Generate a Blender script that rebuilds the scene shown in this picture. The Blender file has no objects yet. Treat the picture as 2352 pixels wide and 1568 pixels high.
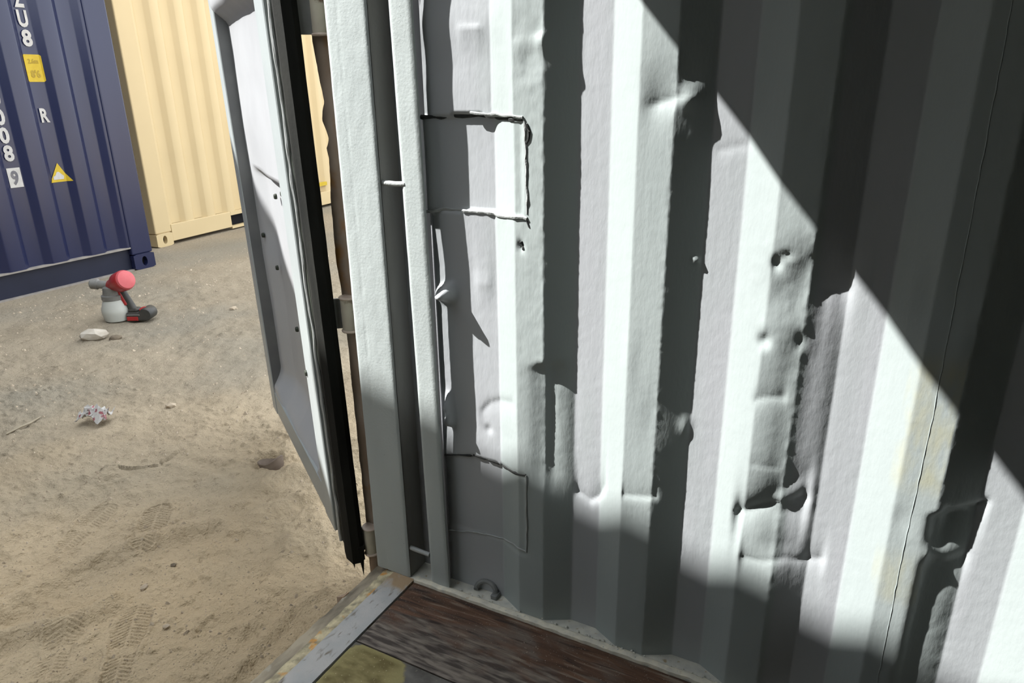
import bpy, bmesh, math, random
import numpy as np
from mathutils import Matrix, Vector

random.seed(7)
RNG = np.random.default_rng(11)
SC = bpy.context.scene
COL = SC.collection

# ------------------------------------------------------------------ camera, light, exposure
cam_d = bpy.data.cameras.new('camera')
cam = bpy.data.objects.new('camera', cam_d)
COL.objects.link(cam)
SC.camera = cam
cam_d.sensor_width = 36.0
cam_d.lens = 36.0 * 1608.7 / 2352.0
cam_d.clip_start = 0.02
CAM = Vector((-1.39415, -0.66019, 1.35923))
yaw, pitch, roll = math.radians(28.0448), math.radians(19.7501), math.radians(-0.9027)
F = Vector((math.cos(pitch) * math.cos(yaw), math.cos(pitch) * math.sin(yaw), -math.sin(pitch)))
R0 = Vector((math.sin(yaw), -math.cos(yaw), 0.0))
U0 = R0.cross(F)
RV = math.cos(roll) * R0 + math.sin(roll) * U0
UV = -math.sin(roll) * R0 + math.cos(roll) * U0
M = Matrix.Identity(4)
for i in range(3):
    M[i][0], M[i][1], M[i][2], M[i][3] = RV[i], UV[i], -F[i], CAM[i]
cam.matrix_world = M

world = bpy.data.worlds.new('hazy_sky')
SC.world = world
world.use_nodes = True
wn = world.node_tree
bg = wn.nodes['Background']
bg.inputs['Color'].default_value = (0.93, 0.98, 1.05, 1.0)
bg.inputs['Strength'].default_value = 2.8

sun_d = bpy.data.lights.new('sun', 'SUN')
sun_d.energy = 13.9
sun_d.angle = math.radians(0.53)
sun_d.color = (1.0, 0.995, 0.985)
sun = bpy.data.objects.new('sun', sun_d)
COL.objects.link(sun)
SUN = Vector((-0.4986, 1.0, 1.144)).normalized()
sun.rotation_euler = SUN.to_track_quat('Z', 'Y').to_euler()
sun.location = (-3, 6, 8)

vs = SC.view_settings
vs.view_transform = 'Standard'
vs.look = 'None'
vs.exposure = 0.0
vs.gamma = 1.0
vs.use_curve_mapping = False

GZ = -0.10          # yard level; container floor is z = 0


# ------------------------------------------------------------------ noise
def _hash(ix, iy, seed):
    h = (ix * 374761393 + iy * 668265263 + seed * 974634541) & 0xFFFFFFFF
    h = ((h ^ (h >> 13)) * 1274126177) & 0xFFFFFFFF
    return ((h ^ (h >> 16)) & 0xFFFF) / 65535.0


def vnoise(x, y, seed=0):
    x = np.asarray(x, float); y = np.asarray(y, float)
    ix = np.floor(x).astype(np.int64); iy = np.floor(y).astype(np.int64)
    fx = x - ix; fy = y - iy
    fx = fx * fx * (3 - 2 * fx); fy = fy * fy * (3 - 2 * fy)
    a = _hash(ix, iy, seed); b = _hash(ix + 1, iy, seed)
    c = _hash(ix, iy + 1, seed); d = _hash(ix + 1, iy + 1, seed)
    return (a * (1 - fx) + b * fx) * (1 - fy) + (c * (1 - fx) + d * fx) * fy - 0.5


def fbm(x, y, octaves=4, seed=0):
    s = 0; amp = 1.0
    for o in range(octaves):
        s = s + amp * vnoise(x * 2 ** o, y * 2 ** o, seed + o * 17)
        amp *= 0.5
    return s


# ------------------------------------------------------------------ materials
def mat(name, c1, c2=None, rough=0.5, scale=8.0, stretch=(1, 1, 1), bump=0.0, bscale=120.0, bstretch=(1, 1, 1),
        metallic=0.0, spec=0.4, detail=5.0, bdist=(0.002, 0.004), lo=0.35, hi=0.65, spots=None, bump2=0.0, b2scale=20.0, b2stretch=(1, 1, 1)):
    k = 1.0 if name.split('_')[0] in KEEP else 0.73
    c1 = tuple(k * v for v in c1)
    if c2 is not None: c2 = tuple(k * v for v in c2)
    spots = [dict(q, color=tuple(k * v for v in q['color'])) for q in (spots or [])]
    m = bpy.data.materials.new(name)
    m.use_nodes = True
    nt = m.node_tree
    n = nt.nodes; l = nt.links
    p = n['Principled BSDF']
    p.inputs['Roughness'].default_value = rough
    p.inputs['Metallic'].default_value = metallic
    p.inputs['Specular IOR Level'].default_value = spec
    tc = n.new('ShaderNodeTexCoord')

    def noise(sc, st, det=5.0, dist=0.0):
        mp = n.new('ShaderNodeMapping'); mp.inputs['Scale'].default_value = st
        l.new(tc.outputs['Object'], mp.inputs['Vector'])
        t = n.new('ShaderNodeTexNoise'); t.inputs['Scale'].default_value = sc; t.inputs['Detail'].default_value = det
        t.inputs['Distortion'].default_value = dist
        l.new(mp.outputs['Vector'], t.inputs['Vector'])
        return t.outputs['Fac']

    def ramp(f, a, b):
        r = n.new('ShaderNodeMapRange'); r.inputs['From Min'].default_value = a; r.inputs['From Max'].default_value = b
        l.new(f, r.inputs['Value'])
        return r.outputs['Result']

    def mix(f, a, b):
        x = n.new('ShaderNodeMix'); x.data_type = 'RGBA'
        if isinstance(f, float): x.inputs['Factor'].default_value = f
        else: l.new(f, x.inputs['Factor'])
        for s, v in (('A', a), ('B', b)):
            sock = [i for i in x.inputs if i.name == s and i.type == 'RGBA'][0]
            if isinstance(v, tuple): sock.default_value = (*v, 1.0)
            else: l.new(v, sock)
        return [o for o in x.outputs if o.type == 'RGBA'][0]

    m['_'] = 1
    if c2 is None:
        p.inputs['Base Color'].default_value = (*c1, 1)
        col = None
    else:
        col = mix(ramp(noise(scale, stretch, detail), lo, hi), c1, c2)
    for sp in (spots or []):
        f = ramp(noise(sp['scale'], sp.get('stretch', (1, 1, 1)), 6.0, sp.get('dist', 0.0)), sp['lo'], sp['hi'])
        col = mix(f, col if col is not None else c1, sp['color'])
    if col is not None:
        l.new(col, p.inputs['Base Color'])
    last = None
    for (bs, bsc, bst, dist) in ((bump, bscale, bstretch, bdist[0]), (bump2, b2scale, b2stretch, bdist[1])):
        if bs > 0:
            b = n.new('ShaderNodeBump'); b.inputs['Strength'].default_value = bs; b.inputs['Distance'].default_value = dist
            l.new(noise(bsc, bst, 6.0), b.inputs['Height'])
            if last is not None: l.new(last, b.inputs['Normal'])
            last = b.outputs['Normal']
    if last is not None:
        l.new(last, p.inputs['Normal'])
    m.use_backface_culling = False
    return m, dict(nt=nt, n=n, l=l, p=p, tc=tc, noise=noise, ramp=ramp, mix=mix, col=col)


MT = {}
KEEP = ('plywood', 'sill', 'ledge', 'gasket', 'wood', 'paint', 'ceiling', 'web', 'ring', 'rust', 'lilac', 'collar', 'hinge')


def M_(name, *a, **k):
    m, h = mat(name, *a, **k)
    MT[name] = m
    return h


GREEN = (0.485, 0.535, 0.515)
LILAC = (0.398, 0.409, 0.420)
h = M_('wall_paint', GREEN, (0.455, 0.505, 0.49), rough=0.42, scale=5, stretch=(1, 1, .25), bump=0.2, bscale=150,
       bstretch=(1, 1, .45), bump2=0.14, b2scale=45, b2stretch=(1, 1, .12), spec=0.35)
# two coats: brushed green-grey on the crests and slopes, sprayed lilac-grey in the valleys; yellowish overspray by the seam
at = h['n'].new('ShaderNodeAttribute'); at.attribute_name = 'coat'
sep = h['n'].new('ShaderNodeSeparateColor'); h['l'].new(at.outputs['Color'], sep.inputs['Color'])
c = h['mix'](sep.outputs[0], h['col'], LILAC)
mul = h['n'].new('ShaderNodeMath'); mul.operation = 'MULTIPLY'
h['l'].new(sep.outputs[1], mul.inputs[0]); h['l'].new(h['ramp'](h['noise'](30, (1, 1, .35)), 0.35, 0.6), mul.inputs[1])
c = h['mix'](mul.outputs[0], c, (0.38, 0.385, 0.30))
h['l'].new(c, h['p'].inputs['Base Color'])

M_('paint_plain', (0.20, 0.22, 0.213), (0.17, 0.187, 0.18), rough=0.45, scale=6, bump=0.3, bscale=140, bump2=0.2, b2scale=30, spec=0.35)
M_('post_paint', (0.59, 0.64, 0.615), (0.53, 0.575, 0.555), rough=0.45, scale=7, stretch=(1, 1, .3), bump=0.3, bscale=150,
   bump2=0.12, b2scale=25, spec=0.35, spots=[dict(scale=160, lo=.72, hi=.76, color=(.2, .21, .2))])
M_('lilac_paint', LILAC, (0.31, 0.31, 0.325), rough=0.5, scale=6, bump=0.25, bscale=140)
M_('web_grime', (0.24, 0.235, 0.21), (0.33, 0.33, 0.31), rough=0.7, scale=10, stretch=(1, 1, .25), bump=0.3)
M_('door_paint', (0.48, 0.485, 0.49), (0.45, 0.455, 0.46), rough=0.4, scale=4, bump=0.12, bscale=60, spec=0.35)
M_('stile_shade_grey', (0.20, 0.205, 0.20), (0.16, 0.165, 0.165), rough=0.6, scale=8, bump=0.2)  # darker colour that paints in the shade on the lock stile's inner side
M_('door_frame_paint', (0.44, 0.475, 0.465), (0.40, 0.43, 0.425), rough=0.4, scale=5, bump=0.2, bscale=90, spec=0.35)
M_('gasket_rubber', (0.009, 0.0095, 0.008), (0.018, 0.018, 0.015), rough=0.85, spec=0.15, scale=20, stretch=(1, 1, .2), bump=0.5, bscale=60)
M_('gasket_green', (0.020, 0.025, 0.018), (0.05, 0.056, 0.042), rough=0.7, spec=0.2, scale=30, stretch=(1, 1, .15), bump=0.4, bscale=60)
M_('lip_paint', (0.62, 0.64, 0.62), (0.48, 0.49, 0.47), rough=0.5, scale=18, bump=0.4, bscale=60)
M_('rust_brown', (0.29, 0.205, 0.14), (0.42, 0.335, 0.26), rough=0.8, scale=14, stretch=(1, 1, .4), bump=0.5, bscale=80,
   spots=[dict(scale=9, lo=.56, hi=.7, color=(.36, .17, .045))])
M_('hinge_steel', (0.46, 0.42, 0.33), (0.58, 0.54, 0.42), rough=0.55, scale=14, bump=0.3, spots=[dict(scale=25, lo=.6, hi=.7, color=(.17, .10, .06))])
M_('hinge_grey', (0.26, 0.265, 0.25), (0.34, 0.34, 0.32), rough=0.55, scale=14, bump=0.3)
M_('collar', (0.62, 0.52, 0.44), (0.5, 0.4, 0.32), rough=0.6, scale=40)
M_('bead_paint', (0.52, 0.54, 0.52), (0.46, 0.48, 0.46), rough=0.5, scale=60, bump=0.6, bscale=200)
M_('crack_dark', (0.03, 0.032, 0.03), (0.06, 0.06, 0.055), rough=0.8, scale=60)
M_('ring_steel', (0.16, 0.165, 0.16), (0.22, 0.225, 0.215), rough=0.4, scale=40, bump=0.3)
hs = M_('sill_steel', (0.40, 0.405, 0.395), (0.48, 0.465, 0.44), rough=0.6, scale=14, bump=0.4, bscale=120,
   bump2=.3, b2scale=40,
   spots=[dict(scale=12, lo=.60, hi=.72, color=(.50, .44, .36))])
n, l = hs['n'], hs['l']
s1 = n.new('ShaderNodeSeparateXYZ'); l.new(hs['tc'].outputs['Object'], s1.inputs[0])
s2 = n.new('ShaderNodeMath'); s2.operation = 'MULTIPLY_ADD'; s2.inputs[1].default_value = 4.5
l.new(s1.outputs[0], s2.inputs[0]); l.new(hs['noise'](22, (1, 1, 1), 8, .8), s2.inputs[2])
cc = hs['mix'](hs['ramp'](hs['noise'](60, (.35, 1, 1), 8, .6), .58, .70), hs['col'], (0.20, 0.17, 0.13))
l.new(hs['mix'](hs['ramp'](s2.outputs[0], .05, .34), cc, (0.40, 0.285, 0.17)), hs['p'].inputs['Base Color'])
M_('sill_rust', (0.30, 0.26, 0.17), (0.66, 0.57, 0.36), rough=0.8, scale=38, detail=9, bump=0.6, bscale=70,
   spots=[dict(scale=18, lo=.56, hi=.62, color=(.60, .31, .09)), dict(scale=30, lo=.57, hi=.72, color=(.22, .20, .14))])
M_('sill_outer', (0.42, 0.36, 0.26), (0.17, 0.145, 0.105), rough=0.85, scale=22, stretch=(.4, 1, 1), bump=0.4,
   spots=[dict(scale=18, lo=.6, hi=.68, color=(.42, .38, .30))])
M_('ledge_dust', (0.72, 0.70, 0.60), (0.52, 0.52, 0.47), rough=0.8, scale=24, bump=0.5, bscale=90,
   spots=[dict(scale=40, lo=.62, hi=.7, color=(.42, .33, .2))])
hb = M_('plywood_brown', (0.058, 0.030, 0.018), (0.17, 0.088, 0.050), rough=0.7, scale=60, stretch=(1, .10, 1), bump=0.9, bscale=110,
   bstretch=(1, .12, 1), lo=.3, hi=.7, detail=9,
   spots=[dict(scale=8, lo=.50, hi=.66, color=(.155, .125, .10), stretch=(1, .5, 1), dist=1.0),
          dict(scale=60, lo=.56, hi=.70, color=(.25, .20, .15), stretch=(1, .10, 1), dist=.6), dict(scale=45, lo=.54, hi=.66, color=(.035, .022, .017), stretch=(1, .10, 1), dist=.8),
          dict(scale=260, lo=.66, hi=.72, color=(.42, .36, .28))])
# the strip is scraped grey-brown on its inner side, redder along the wall
n, l = hb['n'], hb['l']
bx_ = n.new('ShaderNodeSeparateXYZ'); l.new(hb['tc'].outputs['Object'], bx_.inputs[0])
b1 = n.new('ShaderNodeMath'); b1.operation = 'MULTIPLY_ADD'; b1.inputs[1].default_value = -3.0
l.new(bx_.outputs[0], b1.inputs[0]); l.new(hb['noise'](16, (1, .35, 1), 9, 1.2), b1.inputs[2])
scr = hb['mix'](hb['ramp'](hb['noise'](95, (1, .14, 1), 10, .25), .40, .62), (0.055, 0.042, 0.034), (0.22, 0.185, 0.15))
l.new(hb['mix'](hb['ramp'](b1.outputs[0], .92, 1.16), hb['col'], scr), hb['p'].inputs['Base Color'])
M_('ledge_sand', (0.86, 0.80, 0.64), (0.66, 0.63, 0.53), rough=0.85, scale=40, bump=0.6, bscale=120, spots=[dict(scale=30, lo=.64, hi=.72, color=(.5, .36, .2))])
hw = M_('plywood_grey', (0.10, 0.092, 0.08), (0.17, 0.16, 0.142), rough=0.75, scale=26, stretch=(1, .25, 1), bump=0.8, bscale=60,
        bstretch=(1, .2, 1), lo=.3, hi=.7, detail=9,
        spots=[dict(scale=9, lo=.55, hi=.68, color=(.045, .040, .034)),
               dict(scale=80, lo=.63, hi=.70, color=(.20, .18, .14)), dict(scale=320, lo=.70, hi=.75, color=(.36, .33, .27))])
# a worn olive-yellow painted patch on the grey sheet, with a rounded corner
n, l = hw['n'], hw['l']
sx = n.new('ShaderNodeSeparateXYZ'); l.new(hw['tc'].outputs['Object'], sx.inputs[0])


def mth(op, a, b=None):
    q = n.new('ShaderNodeMath'); q.operation = op
    for i, v in enumerate((a, b)):
        if v is None: continue
        if isinstance(v, (int, float)): q.inputs[i].default_value = v
        else: l.new(v, q.inputs[i])
    return q.outputs[0]


# rounded-rectangle distance: centre (-.60,.325) half (.315,.105) radius .07
dx = mth('MAXIMUM', mth('SUBTRACT', mth('ABSOLUTE', mth('ADD', sx.outputs[0], 0.60)), 0.245), 0.0)
dy = mth('MAXIMUM', mth('SUBTRACT', mth('ABSOLUTE', mth('SUBTRACT', sx.outputs[1], 0.318)), 0.025), 0.0)
dd = mth('SUBTRACT', mth('SQRT', mth('ADD', mth('MULTIPLY', dx, dx), mth('MULTIPLY', dy, dy))), 0.075)
dd = mth('ADD', dd, mth('MULTIPLY', mth('SUBTRACT', hw['noise'](45, (1, 1, 1), 6), 0.5), 0.022))
inside = hw['ramp'](dd, 0.004, -0.004)
rim = mth('MULTIPLY', inside, hw['ramp'](dd, -0.03, -0.008))
olive = hw['mix'](hw['ramp'](hw['noise'](30, (1, .5, 1), 8), .38, .62), (0.15, 0.118, 0.04), (0.30, 0.255, 0.105))
olive = hw['mix'](hw['ramp'](hw['noise'](200, (1, 1, 1), 4), .64, .7), olive, (0.42, 0.36, 0.2))
olive = hw['mix'](rim, olive, (0.30, 0.26, 0.11))
c = hw['mix'](inside, hw['col'], olive)
l.new(c, hw['p'].inputs['Base Color'])

M_('wood_edge', (0.05, 0.035, 0.025), (0.09, 0.065, 0.05), rough=0.8, scale=30)
hg = M_('yard_dirt', (0.44, 0.37, 0.27), (0.53, 0.45, 0.335), rough=0.95, scale=2.2, bump=1.0, bscale=45, bump2=1.0, b2scale=160, bdist=(.010, .005), spec=0.1,
        lo=.3, hi=.7, detail=8,
        spots=[dict(scale=38, lo=.60, hi=.78, color=(.31, .255, .18)), dict(scale=120, lo=.70, hi=.78, color=(.55, .49, .40)),
               dict(scale=0.9, lo=.45, hi=.75, color=(.36, .335, .275))])
n, l = hg['n'], hg['l']
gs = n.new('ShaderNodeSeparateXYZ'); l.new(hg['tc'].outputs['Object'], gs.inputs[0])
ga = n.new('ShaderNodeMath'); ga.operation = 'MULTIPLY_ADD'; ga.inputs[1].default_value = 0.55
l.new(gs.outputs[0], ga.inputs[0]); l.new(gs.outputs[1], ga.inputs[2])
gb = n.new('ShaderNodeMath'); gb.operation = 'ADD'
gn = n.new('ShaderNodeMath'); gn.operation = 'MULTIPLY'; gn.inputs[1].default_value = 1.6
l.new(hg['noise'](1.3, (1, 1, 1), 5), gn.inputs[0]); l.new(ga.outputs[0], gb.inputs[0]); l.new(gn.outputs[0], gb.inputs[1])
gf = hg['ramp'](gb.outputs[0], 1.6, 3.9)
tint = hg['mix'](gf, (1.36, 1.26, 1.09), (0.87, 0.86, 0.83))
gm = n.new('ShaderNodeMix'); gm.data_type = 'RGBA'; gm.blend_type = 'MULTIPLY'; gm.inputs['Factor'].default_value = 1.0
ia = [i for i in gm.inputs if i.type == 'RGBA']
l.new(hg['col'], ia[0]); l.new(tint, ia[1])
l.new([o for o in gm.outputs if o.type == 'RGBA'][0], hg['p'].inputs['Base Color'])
M_('pebble', (0.52, 0.42, 0.30), (0.64, 0.53, 0.39), rough=0.9, scale=20, bump=0.3)
M_('pale_stone', (0.66, 0.60, 0.50), (0.54, 0.47, 0.37), rough=0.85, scale=14, bump=0.4, bscale=60)
M_('dark_stone', (0.16, 0.125, 0.085), (0.24, 0.19, 0.13), rough=0.9, scale=20, bump=0.4)
hp = M_('printed_paper', (0.72, 0.70, 0.66), (0.62, 0.59, 0.55), rough=0.8, scale=20,
        spots=[dict(scale=34, lo=.56, hi=.60, color=(.40, .13, .15)), dict(scale=50, lo=.64, hi=.67, color=(.12, .09, .09))])
M_('dry_straw', (0.50, 0.43, 0.31), (0.40, 0.34, 0.24), rough=0.9, scale=30)
M_('brown_scrap', (0.19, 0.14, 0.105), (0.27, 0.21, 0.16), rough=0.8, scale=20, bump=0.4)
M_('blue_paint', (0.015, 0.021, 0.070), (0.020, 0.026, 0.078), rough=0.27, scale=3, stretch=(1, 1, .3), bump=0.05, bscale=25, spec=0.55,
   spots=[dict(scale=1.6, lo=.72, hi=.8, color=(.05, .075, .20))])
M_('blue_rail', (0.009, 0.012, 0.032), (0.012, 0.016, 0.04), rough=0.5, scale=5)
M_('rail_dust', (0.42, 0.38, 0.33), (0.32, 0.29, 0.26), rough=0.9, scale=16)
M_('black_hole', (0.008, 0.008, 0.01), rough=0.9)
M_('white_decal', (0.72, 0.70, 0.66), (0.62, 0.60, 0.56), rough=0.6, scale=30)
M_('yellow_decal', (0.74, 0.53, 0.03), (0.68, 0.47, 0.02), rough=0.5, scale=30)
M_('yellow_print', (0.50, 0.34, 0.02), (0.44, 0.29, 0.02), rough=0.5, scale=30)
M_('navy_print', (0.16, 0.16, 0.18), (0.22, 0.21, 0.22), rough=0.6, scale=30)
M_('cream_paint', (0.80, 0.625, 0.345), (0.77, 0.60, 0.33), rough=0.45, scale=3, bump=0.05, bscale=40)
M_('grey_container', (0.33, 0.34, 0.34), (0.29, 0.30, 0.30), rough=0.5, scale=3)
M_('gun_red', (0.50, 0.035, 0.035), (0.44, 0.03, 0.03), rough=0.35, scale=20)
M_('gun_cap', (0.72, 0.15, 0.155), (0.68, 0.12, 0.13), rough=0.45, scale=20)
M_('gun_dark', (0.05, 0.05, 0.045), (0.075, 0.07, 0.06), rough=0.5, scale=20)
M_('gun_grey', (0.27, 0.265, 0.24), (0.20, 0.195, 0.175), rough=0.5, scale=20)
M_('gun_cup', (0.66, 0.67, 0.60), (0.58, 0.59, 0.53), rough=0.5, scale=8)
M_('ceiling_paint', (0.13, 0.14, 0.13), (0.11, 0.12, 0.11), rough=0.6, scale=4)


# ------------------------------------------------------------------ mesh helpers
def mesh_obj(name, verts, faces, material, parent=None, smooth=False, attr=None, kind=None):
    me = bpy.data.meshes.new(name)
    base = Vector((0, 0, 0))
    p = parent
    while p is not None:
        base += p.location
        p = p.parent
    verts = np.asarray(verts, float) - np.array(base)
    if isinstance(faces, np.ndarray):
        nf, k = faces.shape
        me.vertices.add(len(verts)); me.vertices.foreach_set('co', verts.astype(np.float32).ravel())
        me.loops.add(nf * k); me.loops.foreach_set('vertex_index', faces.astype(np.int32).ravel())
        me.polygons.add(nf)
        me.polygons.foreach_set('loop_start', np.arange(0, nf * k, k, dtype=np.int32))
        me.polygons.foreach_set('loop_total', np.full(nf, k, dtype=np.int32))
        me.update(calc_edges=True)
        me.validate()
    else:
        me.from_pydata([tuple(v) for v in verts], [], faces)
    if attr is not None:
        a = me.color_attributes.new('coat', 'FLOAT_COLOR', 'POINT')
        a.data.foreach_set('color', attr.astype(np.float32).ravel())
    if smooth:
        me.polygons.foreach_set('use_smooth', np.ones(len(me.polygons), dtype=bool))
    me.materials.append(MT[material])
    o = bpy.data.objects.new(name, me)
    COL.objects.link(o)
    if parent is not None: o.parent = parent
    if kind: o['kind'] = kind
    return o


def thing(name, label, cat, loc, group=None):
    o = bpy.data.objects.new(name, None)
    o.empty_display_size = 0.1
    COL.objects.link(o)
    o.location = loc
    o['label'] = label; o['category'] = cat
    if group: o['group'] = group
    return o


def tag(o, label, cat, group=None):
    o['label'] = label; o['category'] = cat
    if group: o['group'] = group
    return o


def struct(o, label=None):
    o['kind'] = 'structure'
    if label: o['label'] = label
    return o


def grid_faces(nu, nv):
    i = np.arange((nu - 1) * (nv - 1))
    a = (i // (nv - 1)) * nv + i % (nv - 1)
    return np.stack([a, a + nv, a + nv + 1, a + 1], 1)


class MB:
    """collects boxes, prisms, tubes and lathes into one mesh"""
    def __init__(s):
        s.v = []; s.f = []

    def add(s, v, f):
        b = len(s.v)
        s.v += [tuple(x) for x in v]
        s.f += [tuple(b + i for i in q) for q in f]
        return s

    def box(s, lo, hi, ch=0.0, fn=None):
        x0, y0, z0 = lo; x1, y1, z1 = hi
        if ch <= 0:
            v = [(x0, y0, z0), (x1, y0, z0), (x1, y1, z0), (x0, y1, z0), (x0, y0, z1), (x1, y0, z1), (x1, y1, z1), (x0, y1, z1)]
            f = [(3, 2, 1, 0), (4, 5, 6, 7), (0, 1, 5, 4), (1, 2, 6, 5), (2, 3, 7, 6), (3, 0, 4, 7)]
        else:
            bm = bmesh.new()
            bmesh.ops.create_cube(bm, size=1.0)
            for q in bm.verts:
                q.co = Vector(((x0 + x1) / 2 + q.co.x * (x1 - x0), (y0 + y1) / 2 + q.co.y * (y1 - y0), (z0 + z1) / 2 + q.co.z * (z1 - z0)))
            bmesh.ops.bevel(bm, geom=list(bm.edges), offset=ch, segments=2, profile=0.5, affect='EDGES')
            bm.verts.index_update()
            v = [tuple(q.co) for q in bm.verts]; f = [tuple(q.index for q in p.verts) for p in bm.faces]
            bm.free()
        if fn: v = [fn(*q) for q in v]
        return s.add(v, f)

    def tube(s, pts, r, seg=8, caps=True):
        pts = [Vector(p) for p in pts]
        rs = r if isinstance(r, (list, tuple)) else [r] * len(pts)
        v = []; f = []
        up = Vector((0.3, 0.2, 0.93))
        for i, p in enumerate(pts):
            t = (pts[min(i + 1, len(pts) - 1)] - pts[max(i - 1, 0)]).normalized()
            a = t.cross(up)
            if a.length < 1e-3: a = t.cross(Vector((1, 0, 0)))
            a.normalize(); b = t.cross(a)
            for k in range(seg):
                w = 2 * math.pi * k / seg
                v.append(p + (a * math.cos(w) + b * math.sin(w)) * rs[i])
        for i in range(len(pts) - 1):
            for k in range(seg):
                k2 = (k + 1) % seg
                f.append((i * seg + k, i * seg + k2, (i + 1) * seg + k2, (i + 1) * seg + k))
        if caps:
            f.append(tuple(range(seg - 1, -1, -1))); f.append(tuple((len(pts) - 1) * seg + k for k in range(seg)))
        return s.add(v, f)

    def lathe(s, prof, origin, axis=(0, 0, 1), seg=24, squash=1.0):
        ax = Vector(axis).normalized(); o = Vector(origin)
        a = ax.cross(Vector((0.123, 0.456, 0.1)));  a.normalize(); b = ax.cross(a)
        v = []; f = []
        for r, hh in prof:
            for k in range(seg):
                w = 2 * math.pi * k / seg
                v.append(o + ax * hh + (a * math.cos(w) * squash + b * math.sin(w)) * max(r, 1e-4))
        for i in range(len(prof) - 1):
            for k in range(seg):
                k2 = (k + 1) % seg
                f.append((i * seg + k, i * seg + k2, (i + 1) * seg + k2, (i + 1) * seg + k))
        f.append(tuple(range(seg - 1, -1, -1))); f.append(tuple((len(prof) - 1) * seg + k for k in range(seg)))
        return s.add(v, f)

    def build(s, name, material, parent=None, smooth=False):
        o = mesh_obj(name, s.v, s.f, material, parent, False)
        if smooth:
            me = o.data
            me.polygons.foreach_set('use_smooth', np.ones(len(me.polygons), dtype=bool))
            try: me.set_sharp_from_angle(angle=math.radians(38))
            except Exception: pass
        return o


# ------------------------------------------------------------------ wall_right: the dented corrugated side wall
def prof_raw(y):
    y = np.asarray(y, float)
    t = np.mod(-y, 0.278)
    p = np.where(t < 0.068, 0.036 * t / 0.068, np.where(t < 0.138, 0.036, np.where(t < 0.206, 0.036 * (0.206 - t) / 0.068, 0.0)))
    return np.where(y > 0.138, 0.036, p)


def prof(y, w=0.0022):
    y = np.asarray(y, float)
    return sum(prof_raw(y + k * w) for k in (-1, -.66, -.33, 0, .33, .66, 1)) / 7.0


def sstep(a, b, x):
    t = np.clip((x - a) / (b - a), 0, 1)
    return t * t * (3 - 2 * t)


def lineat(pts, Y):
    p = sorted(pts)
    ys = np.array([q[0] for q in p]); zs = np.array([q[1] for q in p])
    return np.interp(Y, ys, zs), ys[0], ys[-1]


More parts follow.
